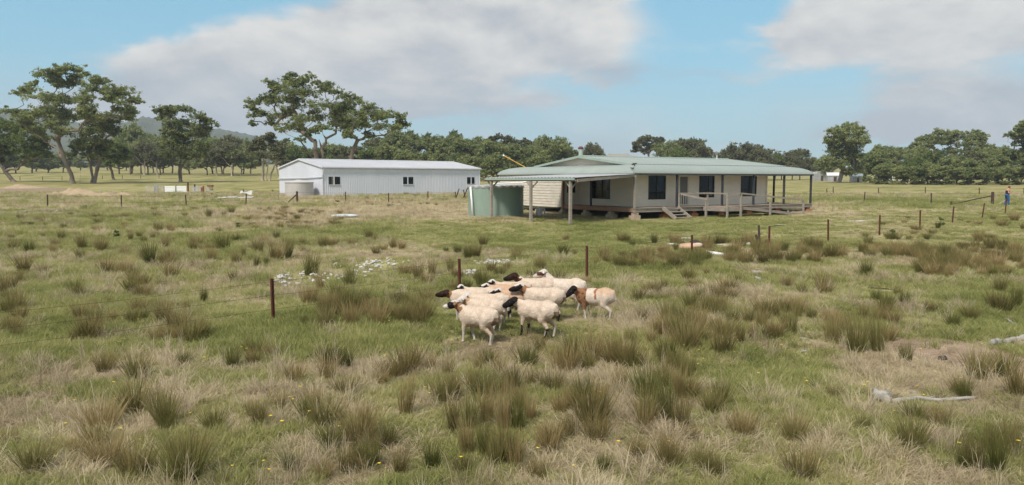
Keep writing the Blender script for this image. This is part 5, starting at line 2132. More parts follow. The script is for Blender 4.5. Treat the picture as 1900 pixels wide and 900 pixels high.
        if body == 'tan' and q in woolset:
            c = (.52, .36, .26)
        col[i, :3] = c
    co = co + no * disp[:, None].astype(np.float32)
    me.vertices.foreach_set('co', co.ravel().astype(np.float32))
    ca_ = me.color_attributes.new('coat', 'FLOAT_COLOR', 'POINT')
    ca_.data.foreach_set('color', col.ravel())
    me.materials.clear()
    me.materials.append(M['coat'])
    me.polygons.foreach_set('use_smooth', [True] * len(me.polygons))
    me.update()
    h = R(heading)
    rx = (px - 950) / F * Y * 1.0
    # rump (local x = -.5) sits at the given column
    ox = rx - math.cos(h) * (-.48 * scale)
    oy = Y
    o = obj('sheep', me, None, (ox, oy, gz(ox, oy) - .015), h)
    o.scale = (scale, scale, scale)
    tag(o, label, 'sheep', 'flock of sheep in the paddock')
    mb = MB()
    for s in (-1, 1):
        c = Vector(hd(hx(.085), s * .072, hz(.085, .025)))
        k = len(mb.v)
        for a in range(5):
            for b_ in range(8):
                th, ph = PI * a / 4, 2 * PI * b_ / 8
                mb.vert(c.x + .013 * math.sin(th) * math.cos(ph), c.y + .013 * math.sin(th) * math.sin(ph), c.z + .013 * math.cos(th))
        for a in range(4):
            for b_ in range(8):
                mb.face((k + a * 8 + b_, k + a * 8 + (b_ + 1) % 8, k + (a + 1) * 8 + (b_ + 1) % 8, k + (a + 1) * 8 + b_))
    obj('eye', mb.mesh('eye', M['poly'], True), o)
    return o


sheep('woolly cream sheep nearest the camera, with brown nape, dirty tail and black-patched white face', 922, 15.6, 146, (.12, 14), 20, 'patch', BROWN, 'white', 'wool', 1.08, (-.10, .04, .05, -.06))
sheep('plain cream sheep standing just behind the nearest sheep, its rump to the right', 934, 16.5, 155, (.06, 30), 20, 'white', TAN, 'white', 'wool', 1.02, (.16, .0, 0, .05), .6)
sheep('long cream sheep with a white lowered face, behind the two nearest left sheep', 944, 17.15, 166, (.03, 22), -5, 'white', None, 'white', 'wool', 1.03, (0, 0, 0, .04), .8)
sheep('sheep with a long dark face and brown neck stretched out leftmost in the flock', 906, 17.75, 174, (.00, 8), 0, 'darkbrown', BROWN, 'white', 'wool', 1.05, (0, 0, 0, 0), .6)
sheep('sheep with a white crown and black cheeks looking left over the long cream sheep', 924, 18.5, 160, (.08, 40), 28, 'blaze', None, 'white', 'wool', 1.02, (0, 0, 0, 0), .6)
sheep('brown-necked sheep with a black and white face in the middle of the back row', 972, 18.9, 172, (.03, 15), 0, 'blaze', BROWN, 'white', 'tan', 1.0, (0, 0, 0, 0), .5)
sheep('cream sheep with a black face under a white crown, left of the dark raised head', 986, 19.0, 172, (.07, 30), 8, 'blaze', None, 'white', 'wool', 1.04, (0, 0, 0, 0), .7)
sheep('tan sheep with a black eye mask, mostly hidden in the centre of the flock', 1000, 17.9, 168, (.04, 18), -5, 'blaze', BROWN, 'black', 'tan', 1.02, (0, 0, 0, 0), .5)
sheep('sheep holding its dark brown head and neck high in the back row', 1033, 19.1, 176, (.14, 14), 0, 'darkbrown', DKBR, 'black', 'wool', 1.12, (0, 0, 0, 0), .5)
sheep('cream sheep with black cheeks and a rusty neck, behind the black-legged sheep', 1047, 17.5, 160, (.10, 16), 5, 'blaze', BROWN, 'black', 'wool', 1.12, (0, 0, .06, -.04), 1.0)
sheep('woolly cream sheep with a black head and black lower legs in the front row', 1032, 16.0, 144, (.06, 24), 28, 'black', None, 'black', 'wool', 1.10, (.02, .06, -.02, .06), 1.0)
sheep('smooth cream sheep with a raised white head and brown eye ring at the back right', 1086, 19.0, 160, (.21, 20), 4, 'eye', None, 'white', 'pale', 1.14, (0, .04, 0, 0), .3)
sheep('short-haired sheep with black head, brown shoulders and white belly at the right', 1140, 17.6, 158, (.06, 40), 30, 'black', BROWN, 'white', 'brown_shoulder', 1.04, (.02, -.06, .05, -.06), .25)


def person():
    p = G(1868, 383.5)
    # local frame: x = direction faced (towards the right of the photo)
    root = thing('person', 'person in black sleeveless top and blue jeans looking down at something in the hands', 'person', p, R(-8))
    root.scale = (1.1, 1.1, 1.1)
    pr = []
    E = lambda c, r, l, rot=0.0: pr.append(('e', c, r, l, rot))
    C = lambda a, b_, ra, rb, l: pr.append(('c', a, b_, ra, rb, l))
    feet = ((-.10, .10), (.05, -.10))
    for (fx_, s_) in feet:
        C((.0, s_, .90), (.04 + fx_ * .5, s_ * 1.1, .50), .105, .068, 'leg')
        C((.04 + fx_ * .5, s_ * 1.1, .50), (fx_ - .03, s_ * 1.1, .09), .062, .042, 'leg')
        C((fx_ - .05, s_ * 1.1, .05), (fx_ + .14, s_ * 1.15, .035), .045, .035, 'foot')
    E((-.03, 0, .95), (.15, .18, .15), 'hip')
    E((.0, 0, 1.10), (.13, .155, .16), 'waist')
    E((.02, 0, 1.28), (.14, .18, .17), 'chest')
    C((.02, 0, 1.40), (.10, 0, 1.50), .065, .058, 'neck')
    E((.165, 0, 1.565), (.095, .075, .11), 'head', .5)
    E((.245, 0, 1.53), (.02, .018, .02), 'nose')
    for s in (-1, 1):
        E((.15, s * .078, 1.56), (.02, .012, .03), 'earlobe')
        C((.0, s * .185, 1.38), (-.03, s * .235, 1.12), .062, .046, 'arm')
        C((-.03, s * .235, 1.12), (.24, s * .10, 1.18), .044, .030, 'arm')
        E((.285, s * .075, 1.195), (.045, .02, .035), 'palm')
        for k in range(4):
            C((.31, s * .07 - .012 * s, 1.215 - k * .018), (.355 - k * .004, s * .035, 1.222 - k * .018), .0095, .008, 'finger')
        C((.28, s * .06, 1.225), (.315, s * .03, 1.25), .010, .008, 'thumb')
    me, co, lab, nm = fuse(pr, .014, 3)
    me.name = 'body'
    me.materials.clear()
    me.materials.append(M['skin'])
    me.polygons.foreach_set('use_smooth', [True] * len(me.polygons))
    obj('body', me, root)

    def cloth(name, prims, m_, vox=.016):
        me2, _, _, _ = fuse(prims, vox, 3)
        me2.name = name
        me2.materials.clear()
        me2.materials.append(M[m_])
        me2.polygons.foreach_set('use_smooth', [True] * len(me2.polygons))
        return obj(name, me2, root)
    jp = [('e', (-.03, 0, .94), (.168, .20, .14), 'j')]
    for (fx_, s_) in feet:
        jp.append(('c', (.0, s_, .90), (.04 + fx_ * .5, s_ * 1.1, .50), .122, .085, 'j'))
        jp.append(('c', (.04 + fx_ * .5, s_ * 1.1, .50), (fx_ - .03, s_ * 1.1, .12), .08, .065, 'j'))
    cloth('jeans', jp, 'jeans')
    cloth('sleeveless_top', [('e', (.0, 0, 1.08), (.152, .18, .15), 't'), ('e', (.02, 0, 1.24), (.158, .192, .17), 't'), ('c', (.02, .11, 1.34), (.03, .11, 1.42), .05, .03, 't'), ('c', (.02, -.11, 1.34), (.03, -.11, 1.42), .05, .03, 't')], 'black_cloth')
    for (fx_, s_) in feet:
        cloth('shoe', [('c', (fx_ - .06, s_ * 1.1, .055), (fx_ + .16, s_ * 1.15, .045), .06, .05, 's'), ('c', (fx_ - .06, s_ * 1.1, .055), (fx_ - .04, s_ * 1.1, .10), .055, .05, 's')], 'shoe')
    cloth('hair', [('e', (.125, 0, 1.60), (.098, .086, .10), 'h', .5), ('e', (.06, 0, 1.58), (.05, .05, .05), 'h')], 'hair')
    ph = thing('phone', 'small dark phone held in the hands of the person in jeans', 'phone', (p + Matrix.Rotation(R(-8), 3, 'Z') @ Vector((.385, 0, 1.3585))), R(-8))
    mb = MB()
    mb.hexa([(-.03, -.055, -.02), (.03, -.055, .02), (.03, .055, .02), (-.03, .055, -.02), (-.036, -.055, -.012), (.024, -.055, .028), (.024, .055, .028), (-.036, .055, -.012)])
    part(mb, 'casing', M['black_cloth'], ph)
    mb = MB()
    mb.quad((-.033, -.05, -.0105), (.021, -.05, .0255 + .004), (.021, .05, .0255 + .004), (-.033, .05, -.0105))
    part(mb, 'screen', M['alu_black'], ph)


person()

# ------------------------------------------------------------------ grass prototypes


def blades(n, hmin, hmax, spread, lean, width, seed, seg=2, droop=.0, arc=0.5, cluster=0, grad=.25):
    r_ = np.random.default_rng(seed)
    V, Fc, T = [], [], []
    cl = r_.uniform(-spread * .7, spread * .7, size=(max(cluster, 1), 2))
    for i in range(n):
        if cluster:
            c = cl[r_.integers(cluster)]
            bx, by = c + r_.normal(size=2) * spread * .18
        else:
            rr, a = spread * math.sqrt(r_.random()), r_.uniform(0, 2 * PI)
            bx, by = rr * math.cos(a), rr * math.sin(a)
        h = r_.uniform(hmin, hmax)
        a = math.atan2(by, bx) + r_.normal() * .9
        le = lean * (.3 + 1.0 * r_.random()) * (.5 + .9 * math.hypot(bx, by) / max(spread, .01))
        dx, dy = math.cos(a), math.sin(a)
        w = width * r_.uniform(.7, 1.3)
        fa = r_.uniform(0, PI)
        wx, wy = math.cos(fa) * w / 2, math.sin(fa) * w / 2
        t = r_.random()
        k = len(V)
        pts = []
        for s in range(seg + 1):
            u = s / seg
            th = le * (u ** (1 + arc))
            x = bx + dx * h * th
            y = by + dy * h * th
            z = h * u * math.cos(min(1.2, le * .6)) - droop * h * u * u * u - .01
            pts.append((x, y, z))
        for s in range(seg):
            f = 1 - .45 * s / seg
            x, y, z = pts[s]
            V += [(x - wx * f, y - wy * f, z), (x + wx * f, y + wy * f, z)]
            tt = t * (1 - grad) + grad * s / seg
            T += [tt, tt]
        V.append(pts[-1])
        T.append(t * (1 - grad) + grad)
        for s in range(seg - 1):
            Fc.append((k + 2 * s, k + 2 * s + 1, k + 2 * s + 3, k + 2 * s + 2))
        Fc.append((k + 2 * (seg - 1), k + 2 * (seg - 1) + 1, k + 2 * seg))
    return V, Fc, T


def blade_mesh(name, m_, *a, **k):
    V, Fc, T = blades(*a, **k)
    me = bpy.data.meshes.new(name)
    me.from_pydata(V, [], Fc)
    at_ = me.attributes.new('tint', 'FLOAT', 'POINT')
    at_.data.foreach_set('value', np.array(T, np.float32))
    me.materials.append(m_)
    return me


RUSH = {'olive': [], 'brown': []}
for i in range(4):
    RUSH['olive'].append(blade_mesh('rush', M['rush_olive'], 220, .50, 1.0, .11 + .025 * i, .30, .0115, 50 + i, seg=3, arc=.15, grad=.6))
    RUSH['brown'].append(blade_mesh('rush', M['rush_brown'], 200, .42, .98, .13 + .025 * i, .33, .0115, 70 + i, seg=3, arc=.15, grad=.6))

# individual tussocks read off the photograph: (px, py of the foot, width px, height px, kind)
TUS = [(152, 462, 34, 30, 'o'), (101, 470, 26, 22, 'b'), (186, 466, 34, 34, 'b'), (25, 463, 30, 22, 'b'), (44, 506, 48, 38, 'b'), (148, 482, 26, 24, 'o'), (199, 510, 50, 36, 'b'), (232, 476, 28, 26, 'b'), (232, 508, 44, 36, 'b'), (280, 494, 48, 46, 'o'),
       (310, 496, 40, 34, 'b'), (306, 462, 30, 30, 'o'), (293, 430, 26, 22, 'o'), (317, 430, 24, 16, 'b'), (283, 444, 16, 16, 'o'), (242, 446, 14, 22, 'b'), (357, 466, 32, 26, 'o'), (392, 486, 28, 34, 'b'), (414, 464, 44, 34, 'o'), (438, 490, 32, 28, 'o'),
       (450, 478, 18, 26, 'o'), (480, 470, 38, 34, 'o'), (478, 496, 20, 24, 'o'), (512, 484, 44, 44, 'b'), (534, 480, 26, 44, 'o'), (512, 445, 24, 20, 'o'), (496, 494, 14, 22, 'o'), (599, 460, 30, 26, 'o'), (560, 455, 22, 18, 'b'), (577, 510, 44, 46, 'o'),
       (596, 542, 28, 44, 'b'), (146, 552, 36, 30, 'o'), (259, 548, 26, 24, 'b'), (300, 532, 30, 18, 'b'), (431, 522, 24, 24, 'b'), (377, 562, 20, 34, 'o'), (347, 576, 14, 24, 'b'), (202, 566, 22, 22, 'b'), (178, 580, 26, 22, 'b'), (212, 596, 34, 26, 'b'),
       (34, 630, 36, 34, 'b'), (138, 634, 24, 30, 'o'), (296, 588, 22, 22, 'b'), (8, 546, 26, 32, 'b'), (36, 524, 20, 26, 'b'), (357, 634, 80, 56, 'o'), (330, 636, 40, 40, 'b'), (380, 628, 36, 34, 'b'), (471, 656, 60, 34, 'o'), (432, 684, 56, 44, 'o'), (500, 662, 40, 30, 'b'),
       (545, 712, 60, 46, 'b'), (606, 706, 50, 50, 'b'), (606, 610, 60, 46, 'o'), (650, 606, 60, 50, 'b'), (700, 604, 60, 52, 'b'), (740, 600, 50, 44, 'o'), (570, 606, 34, 26, 'o'), (652, 524, 28, 32, 'o'), (776, 520, 34, 40, 'b'), (800, 514, 24, 40, 'b'), (836, 508, 28, 34, 'o'),
       (693, 450, 16, 20, 'b'), (652, 456, 20, 18, 'b'), (730, 456, 14, 18, 'b'), (745, 462, 30, 18, 'b'), (850, 470, 26, 18, 'o'), (875, 478, 34, 24, 'b'), (960, 482, 36, 26, 'b'), (1000, 500, 34, 30, 'o'), (912, 506, 34, 26, 'b'), (940, 500, 24, 20, 'b'),
       (430, 396, 20, 14, 'o'), (388, 404, 24, 18, 'o'), (416, 402, 16, 12, 'o'), (286, 390, 22, 8, 'b'), (290, 403, 22, 12, 'b'), (232, 405, 26, 12, 'b'), (212, 408, 20, 12, 'o'), (180, 404, 30, 10, 'b'), (104, 414, 24, 12, 'b'), (72, 414, 28, 12, 'o'), (44, 417, 22, 8, 'b'),
       (343, 402, 20, 10, 'b'), (180, 430, 20, 10, 'b'), (80, 440, 12, 8, 'b'),
       (1545, 640, 50, 60, 'o'), (1590, 655, 62, 84, 'o'), (1628, 655, 56, 70, 'o'), (1655, 604, 44, 44, 'b'), (1632, 598, 44, 42, 'b'), (1683, 670, 40, 40, 'o'), (1465, 622, 48, 60, 'o'), (1440, 628, 50, 40, 'b'), (1412, 612, 36, 46, 'o'), (1340, 656, 60, 64, 'b'), (1372, 640, 36, 50, 'b'),
       (1310, 582, 44, 40, 'o'), (1335, 575, 30, 34, 'b'), (1233, 612, 26, 50, 'o'), (1210, 640, 40, 34, 'b'), (1250, 636, 40, 40, 'b'), (1885, 572, 30, 50, 'o'), (1368, 524, 22, 18, 'o'), (1310, 510, 20, 14, 'b'), (1600, 590, 30, 30, 'b'),
       (1065, 672, 60, 62, 'o'), (1100, 668, 60, 70, 'b'), (1135, 676, 50, 60, 'b'), (1045, 678, 44, 44, 'b'), (1085, 765, 52, 84, 'o'), (1060, 756, 36, 56, 'b'), (1112, 756, 40, 60, 'b'), (752, 772, 34, 90, 'b'), (770, 686, 34, 50, 'b'), (800, 690, 34, 44, 'b'), (744, 700, 34, 34, 'b'),
       (846, 742, 44, 60, 'b'), (870, 796, 50, 70, 'o'), (900, 790, 52, 90, 'b'), (935, 800, 46, 110, 'b'), (960, 800, 44, 80, 'o'), (955, 726, 46, 60, 'b'), (920, 700, 40, 50, 'b'), (990, 720, 40, 44, 'b'), (1015, 830, 40, 60, 'b'), (890, 690, 34, 40, 'b'),
       (1240, 790, 40, 110, 'o'), (1262, 800, 36, 90, 'b'), (1232, 720, 50, 60, 'b'), (1270, 706, 44, 56, 'o'), (1210, 770, 36, 60, 'b'), (690, 870, 50, 70, 'o'), (665, 860, 40, 60, 'b'), (740, 880, 50, 60, 'b'), (270, 880, 36, 44, 'o'), (322, 850, 36, 30, 'o'), (20, 830, 40, 46, 'b'),
       (85, 860, 50, 34, 'o'), (310, 800, 26, 40, 'o'), (480, 790, 50, 56, 'b'), (470, 775, 30, 40, 'o'), (1812, 872, 60, 86, 'b'), (1850, 880, 64, 96, 'o'), (1790, 870, 50, 60, 'o'), (1790, 738, 54, 44, 'o'), (1775, 730, 30, 30, 'b'), (1550, 740, 40, 24, 'o'),
       (920, 870, 60, 60, 'o'), (860, 880, 60, 50, 'b'), (1000, 890, 60, 50, 'b'), (1120, 880, 50, 44, 'o'), (1300, 870, 60, 50, 'o'), (1330, 880, 50, 40, 'b'), (600, 890, 60, 40, 'b'), (540, 880, 40, 30, 'o'), (800, 870, 50, 60, 'o'), (1180, 850, 40, 50, 'b'),
       (1816, 448, 34, 24, 'b'), (1836, 456, 36, 22, 'b'), (1860, 420, 44, 16, 'b'), (1882, 410, 30, 20, 'b'), (1842, 408, 16, 12, 'b'), (1652, 446, 30, 18, 'o'), (1740, 424, 14, 14, 'o'), (1720, 440, 20, 10, 'b')]
TUS += [(842, 800, 40, 80, 'b'), (868, 840, 44, 80, 'b'), (898, 850, 44, 80, 'o'), (928, 860, 44, 90, 'b'), (958, 870, 46, 80, 'b'), (985, 780, 36, 60, 'b'), (880, 730, 40, 60, 'b'), (905, 745, 38, 70, 'o'), (935, 740, 36, 60, 'b'), (965, 760, 36, 60, 'b'),
        (830, 700, 34, 44, 'b'), (1060, 810, 36, 50, 'b'), (1235, 860, 40, 70, 'b'), (1262, 740, 36, 70, 'b'), (1290, 650, 36, 44, 'b'), (1190, 600, 34, 34, 'b'), (1170, 640, 30, 34, 'o'), (1300, 560, 30, 34, 'o'), (680, 800, 40, 60, 'b'), (720, 830, 40, 50, 'o'),
        (640, 880, 46, 60, 'b'), (580, 760, 44, 44, 'b'), (520, 760, 36, 40, 'b'), (1870, 840, 44, 80, 'b'), (1835, 840, 40, 70, 'b'), (1000, 650, 34, 34, 'b'), (1150, 720, 40, 50, 'b'), (1195, 800, 36, 60, 'b'), (1480, 590, 30, 40, 'o'), (1395, 630, 30, 40, 'b')]
LMK = [(507, 560, 'the left steel post'), (853, 510, 'the post behind the flock'), (1089, 490, 'the post right of the flock'), (1284, 455, 'the large orange boulder'), (1420, 440, 'the two close posts'), (1537, 430, 'the lone post in brown rushes'), (1632, 420, 'the grey-green bush'),
       (960, 600, 'the sheep flock'), (1740, 745, 'the long fallen branch'), (1750, 668, 'the charred log'), (1880, 635, 'the thick pale log'), (920, 400, 'the green tank'), (700, 495, 'the white stones'), (216, 443, 'the small thistle'), (88, 375, 'the far left post'),
       (640, 403, 'the pale blue lid'), (1590, 650, 'the largest right tussock'), (1500, 633, 'the short grey sticks'), (345, 375, 'the tin panels'), (456, 370, 'the tin pile'), (300, 700, 'the pale grass at left'), (60, 800, 'the bottom left corner'), (1840, 850, 'the bottom right corner'),
       (950, 850, 'the bottom centre'), (600, 860, 'the bottom edge left of centre'), (1250, 860, 'the bottom edge right of centre'), (100, 600, 'the left photo edge'), (1340, 475, 'the white pipe')]
used = []
for px, py, wp, hp_, kd in TUS:
    g = G(px, py)
    kk = pxm(g.y)
    reg = ('foreground' if py > 700 else 'middle' if py > 540 else 'far')
    side = 'left' if px < 620 else 'centre' if px < 1180 else 'right'
    col_ = 'olive green' if kd == 'o' else 'brown'
    where = {'foreground': 'in the foreground', 'middle': 'at middle distance', 'far': 'in the paddock behind the fence'}[reg]
    me = random.choice(RUSH['olive' if kd == 'o' else 'brown'])
    o = obj('rush_tussock', me, None, g - Vector((0, 0, .02)), random.uniform(0, 2 * PI))
    wm = wp / kk
    hm = hp_ / kk
    o.rotation_euler = (random.uniform(-.12, .12), random.uniform(-.12, .12), random.uniform(0, 6.28))
    kx = max(.4, min(1.35, wm / .82))
    o.scale = (kx, kx, min(1.55, max(.35, hm / .80)))
    lm = min(LMK, key=lambda q: (q[0] - px) ** 2 + ((q[1] - py) * 1.6) ** 2)
    dx, dy = px - lm[0], (py - lm[1]) * 1.6
    rel = ('right of' if dx > 0 else 'left of') if abs(dx) > abs(dy) * 1.5 else ('in front of' if dy > 0 else 'behind') if abs(dy) > abs(dx) * 1.5 else (('in front and ' if dy > 0 else 'behind and ') + ('right of' if dx > 0 else 'left of'))
    far_ = 'close' if math.hypot(dx, dy) < 60 else 'well' if math.hypot(dx, dy) > 130 else 'a little way'
    shp = 'tall' if hm > .9 else 'low' if hm < .5 else 'medium'
    shp += ' wide' if wm > 1.0 else ' narrow' if wm < .6 else ''
    lb_ = '%s %s rush tussock %s %s %s' % (shp, col_, far_, rel, lm[2])
    if len(lb_.split()) > 16:
        lb_ = '%s %s tussock %s %s' % (shp, 'olive' if kd == 'o' else col_, rel, lm[2])
    tag(o, lb_, 'tussock', '%s rush tussocks in the paddock' % col_)
    used.append((g.x, g.y))

# ------------------------------------------------------------------ scattered cover (nobody could count it)


def scatter(name, pts, rots, scl, proto_me, label=None):
    if not len(pts):
        return
    po = bpy.data.objects.new(name + '_source', proto_me)
    me = bpy.data.meshes.new(name)
    me.vertices.add(len(pts))
    me.vertices.foreach_set('co', np.asarray(pts, np.float32).ravel())
    a = me.attributes.new('rot', 'FLOAT_VECTOR', 'POINT')
    a.data.foreach_set('vector', np.asarray(rots, np.float32).ravel())
    a = me.attributes.new('scl', 'FLOAT_VECTOR', 'POINT')
    a.data.foreach_set('vector', np.asarray(scl, np.float32).ravel())
    ng = bpy.data.node_groups.new(name, 'GeometryNodeTree')
    ng.interface.new_socket('Geometry', in_out='INPUT', socket_type='NodeSocketGeometry')
    ng.interface.new_socket('Geometry', in_out='OUTPUT', socket_type='NodeSocketGeometry')
    gi, go = ng.nodes.new('NodeGroupInput'), ng.nodes.new('NodeGroupOutput')
    ip = ng.nodes.new('GeometryNodeInstanceOnPoints')
    oi = ng.nodes.new('GeometryNodeObjectInfo')
    oi.inputs['Object'].default_value = po
    na = ng.nodes.new('GeometryNodeInputNamedAttribute')
    na.data_type = 'FLOAT_VECTOR'
    na.inputs[0].default_value = 'rot'
    ns = ng.nodes.new('GeometryNodeInputNamedAttribute')
    ns.data_type = 'FLOAT_VECTOR'
    ns.inputs[0].default_value = 'scl'
    ng.links.new(gi.outputs[0], ip.inputs['Points'])
    ng.links.new(oi.outputs['Geometry'], ip.inputs['Instance'])
    ng.links.new(na.outputs['Attribute'], ip.inputs['Rotation'])
    ng.links.new(ns.outputs['Attribute'], ip.inputs['Scale'])
    ng.links.new(ip.outputs[0], go.inputs[0])
    o = obj(name, me)
    md = o.modifiers.new('scatter', 'NODES')
    md.node_group = ng
    tag(o, label, None, None, 'stuff')
    return o


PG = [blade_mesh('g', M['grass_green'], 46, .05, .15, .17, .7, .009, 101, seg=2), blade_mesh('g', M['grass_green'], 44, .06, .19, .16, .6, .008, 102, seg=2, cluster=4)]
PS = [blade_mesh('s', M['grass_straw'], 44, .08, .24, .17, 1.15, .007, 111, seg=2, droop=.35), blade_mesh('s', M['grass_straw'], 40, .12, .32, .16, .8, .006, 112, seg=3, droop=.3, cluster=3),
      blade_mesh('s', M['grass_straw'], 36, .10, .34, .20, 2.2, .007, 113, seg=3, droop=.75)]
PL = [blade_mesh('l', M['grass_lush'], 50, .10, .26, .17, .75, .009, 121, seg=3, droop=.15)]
# inhibit grass under floors
ih = Matrix.Rotation(-PSI, 3, 'Z')


def blocked(x, y):
    q = ih @ Vector((x - HX, y - HY, 0))
    if -.1 < q.x < 19.6 and -.3 < q.y < 17.5:
        return True
    q = Matrix.Rotation(-R(40), 3, 'Z') @ Vector((x - SX, y - SY, 0))
    if -.1 < q.x < SL + .1 and -.1 < q.y < SW + .1:
        return True
    if (x - tank.location.x) ** 2 + (y - tank.location.y) ** 2 < 4.4:
        return True
    return False


bins = {k: [[], [], []] for k in ('g0', 'g1', 's0', 's1', 's2', 'l0', 'ro', 'rb')}


def add(k, x, y, s, sz):
    b = bins[k]
    b[0].append((x, y))
    b[1].append((0, 0, random.uniform(0, 2 * PI)))
    b[2].append((s, s, sz))


# white stones: two patches in the paddock
stone_me = []
for i in range(4):
    o = rock('white_stone', (0, 0, 0), .07, .05, .035, M['pebble'], i * 3.3, 1)
    stone_me.append(o.data)
    bpy.data.objects.remove(o)
STONES = [(505, 545, 510, 530, 26, 'left'), (540, 640, 505, 532, 36, 'left'), (640, 765, 484, 502, 74, 'left'), (640, 700, 500, 516, 18, 'left'), (886, 962, 484, 494, 60, 'right'), (858, 886, 502, 514, 26, 'right')]
for x0, x1, y0, y1, n, wh in STONES:
    for _ in range(n):
        cx, cy = random.gauss((x0 + x1) / 2, (x1 - x0) / 4), random.gauss((y0 + y1) / 2, (y1 - y0) / 4)
        q = G(cx, cy)
        o = obj('white_stone', random.choice(stone_me), None, q + Vector((0, 0, .07)), random.uniform(0, 6))
        if random.random() < .6:
            LOGS.append((q.x, q.y))
        k = random.uniform(.5, 1.4)
        o.scale = (k, k, k * .9)
        tag(o, 'small white stone in the %s scatter of stones behind the flock' % ('long left' if wh == 'left' else 'short right'), 'stone', 'white stones, %s patch' % wh)

LOGS.append((G(640, 403).x, G(640, 403).y))
LG = np.array(LOGS)


def sample(y0, y1, dens, smul):
    area = .82 * (y1 * y1 - y0 * y0)
    n = int(area * dens)
    for _ in range(n):
        y = math.sqrt(random.random() * (y1 * y1 - y0 * y0) + y0 * y0)
        x = random.uniform(-.82, .82) * y
        if y > 40 and blocked(x, y):
            continue
        d, b = fields(x, y)
        if b > .45 and random.random() < min(.9, (b - .35) * 1.6):
            continue
        mow = 1.0
        if 30 < y < 62 and x > -6:
            mow = .62
        if 15.0 < y < 20.5 and 805 < 950 + F * x / y < 1150:
            mow = .6
        if y < 56 and random.random() < .85 and (((LG[:, 0] - x) ** 2 + (LG[:, 1] - y) ** 2) < (.07 if y < 40 else 1.2)).any():
            continue
        d2 = d + random.gauss(0, .17)
        s = smul * random.uniform(.7, 1.3)
        hgt = (.45 + 1.15 * fbm(x, y, .35, 3, 40.0) * (1.0 if x < y * .22 else .8)) * mow
        if d2 < .20 and random.random() < .7:
            add('l0', x, y, s, s * hgt * random.uniform(.5, 1))
        elif d2 < .54:
            add(random.choice(('g0', 'g1')), x, y, s, s * hgt)
        else:
            tall = fbm(x, y, .45, 3, 60.0)
            if y < 24 and random.random() < .03:
                add('s1', x, y, s * .9, s * random.uniform(1.7, 2.6))
                continue
            k = 's1' if tall > .56 and random.random() < .6 else ('s2' if random.random() < .4 else 's0')
            add(k, x, y, s * (1.1 if k == 's2' else 1), s * hgt * (1.15 if k == 's1' and mow == 1 else .85))


sample(7.2, 13, 150, 1.0)
sample(13, 22, 80, 1.05)
sample(22, 38, 34, 1.25)
sample(38, 62, 13, 1.45)
sample(62, 110, 3.2, 2.0)
# rushes too many to place one by one: brown bands and odd tufts
BANDS = [(1250, 1520, 450, 492, 120, .6), (1100, 1300, 470, 500, 50, .5), (1500, 1720, 462, 480, 60, .75), (1700, 1900, 462, 515, 150, .75), (560, 790, 560, 605, 60, .6), (440, 640, 385, 425, 110, .65), (560, 860, 355, 385, 70, .5),
         (370, 560, 352, 372, 40, .5), (860, 1300, 670, 900, 34, .55), (600, 860, 660, 890, 22, .7), (300, 620, 380, 470, 60, .5), (0, 330, 440, 640, 60, .6), (620, 1240, 440, 540, 60, .6), (1180, 1900, 510, 640, 60, .6), (1260, 1560, 560, 660, 30, .6),
         (60, 640, 640, 900, 30, .5), (1300, 1900, 700, 900, 20, .5), (0, 300, 398, 440, 40, .6), (1600, 1900, 405, 470, 50, .7), (1150, 1300, 600, 700, 24, .6)]
for x0, x1, y0, y1, n, br in BANDS:
    for _ in range(int(n * .6)):
        q = G(random.uniform(x0, x1), random.uniform(y0, y1))
        if blocked(q.x, q.y) or (((LG[:, 0] - q.x) ** 2 + (LG[:, 1] - q.y - .25) ** 2) < .2).any():
            continue
        if 810 < (cq := 950 + F * q.x / q.y) < 1150 and 15.2 < q.y < 20.5:
            continue
        s = random.uniform(.4, .85)
        hh = s * random.uniform(.65, 1.0) if y0 > 430 else s * random.uniform(.35, .7)
        add('rb' if random.random() < br else 'ro', q.x, q.y, s * 1.15, hh)
MESH = {'g0': PG[0], 'g1': PG[1], 's0': PS[0], 's1': PS[1], 's2': PS[2], 'l0': PL[0], 'ro': RUSH['olive'][1], 'rb': RUSH['brown'][2]}
NAME = {'g0': 'green_grass', 'g1': 'green_grass', 's0': 'dry_grass', 's1': 'tall_dry_grass', 's2': 'flattened_dry_grass', 'l0': 'lush_grass', 'ro': 'rushes', 'rb': 'brown_rushes'}
for k, (p, r_, s_) in bins.items():
    if p:
        P2 = np.array(p)
        z = zg(P2[:, 0], P2[:, 1]) - .005
        scatter(NAME[k], np.column_stack([P2, z]), r_, s_, MESH[k])

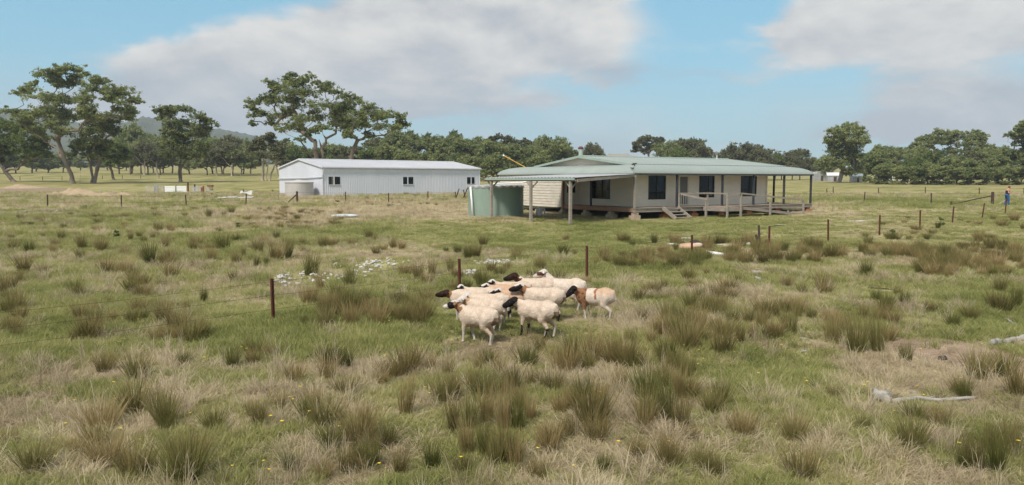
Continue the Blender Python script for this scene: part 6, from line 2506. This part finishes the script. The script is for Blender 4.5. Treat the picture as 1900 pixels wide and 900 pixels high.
# yellow flowers
fl = MB()
for i in range(8):
    a = 2 * PI * i / 8
    b_ = a + .5
    fl.quad((0, 0, .25), (.028 * math.cos(a - .3), .028 * math.sin(a - .3), .256), (.036 * math.cos(a), .036 * math.sin(a), .252), (.028 * math.cos(a + .3), .028 * math.sin(a + .3), .256))
fl.tube([(0, 0, 0), (0, 0, .25)], .003, 3, 1)
fl_me = fl.mesh('yellow_flower', [M['petal'], M['grass_lush']])
FZ = [(100, 640, 640, 900, 40), (640, 1260, 600, 890, 26), (1260, 1500, 560, 720, 30), (1480, 1900, 540, 880, 36), (120, 330, 600, 700, 10), (1200, 1400, 600, 700, 12)]
for x0, x1, y0, y1, n in FZ:
    for _ in range(int(n * .75)):
        q = G(random.uniform(x0, x1), random.uniform(y0, y1))
        side = 'left' if q.x < -2 else 'right' if q.x > 3 else 'middle'
        o = obj('yellow_flower', fl_me, None, q, random.uniform(0, 6))
        k = random.uniform(.45, .8)
        o.scale = (k, k, k * random.uniform(.9, 1.5))
        tag(o, 'small yellow daisy-like flower in the grass of the %s foreground' % side, 'flower', 'yellow flowers, %s foreground' % side)

# small dark green seedlings
for px, py, h, lb in ((216, 443, .45, 'small blue-green thistle standing alone in the left paddock'), (442, 425, .4, 'small blue-green thistle near the rush clumps left of the shed'), (1745, 424, .7, 'spindly green sapling beside the right steel fence'), (1655, 446, .6, 'grey-green bush at the foot of the right steel fence')):
    p = G(px, py)
    t = thing('thistle', lb, 'plant', p)
    V, T = leaf_cloud([(0, 0, h * .35, h * .35), (0, 0, h * .75, h * .25)], 900, .05, int(px), 8)
    obj('leaves', leaf_mesh('leaves', V, T, M['leaf_bright']), t)
    mb = MB()
    mb.tube([(0, 0, -.05), (0, 0, h * .8)], .012, 5)
    obj('stem', mb.mesh('stem', M['bark']), t)

# ------------------------------------------------------------------ haze
m, w, out = mat('haze_air')
pv = w.new('ShaderNodeVolumePrincipled')
pv.inputs['Color'].default_value = (.80, .88, 1, 1)
pv.inputs['Density'].default_value = .00022
w.l.new(pv.outputs[0], out.inputs['Volume'])
mb = MB()
mb.box(-6500, 6500, -60, 3600, -8, 340)
o = mb.build('haze', m)
tag(o, None, None, None, 'stuff')
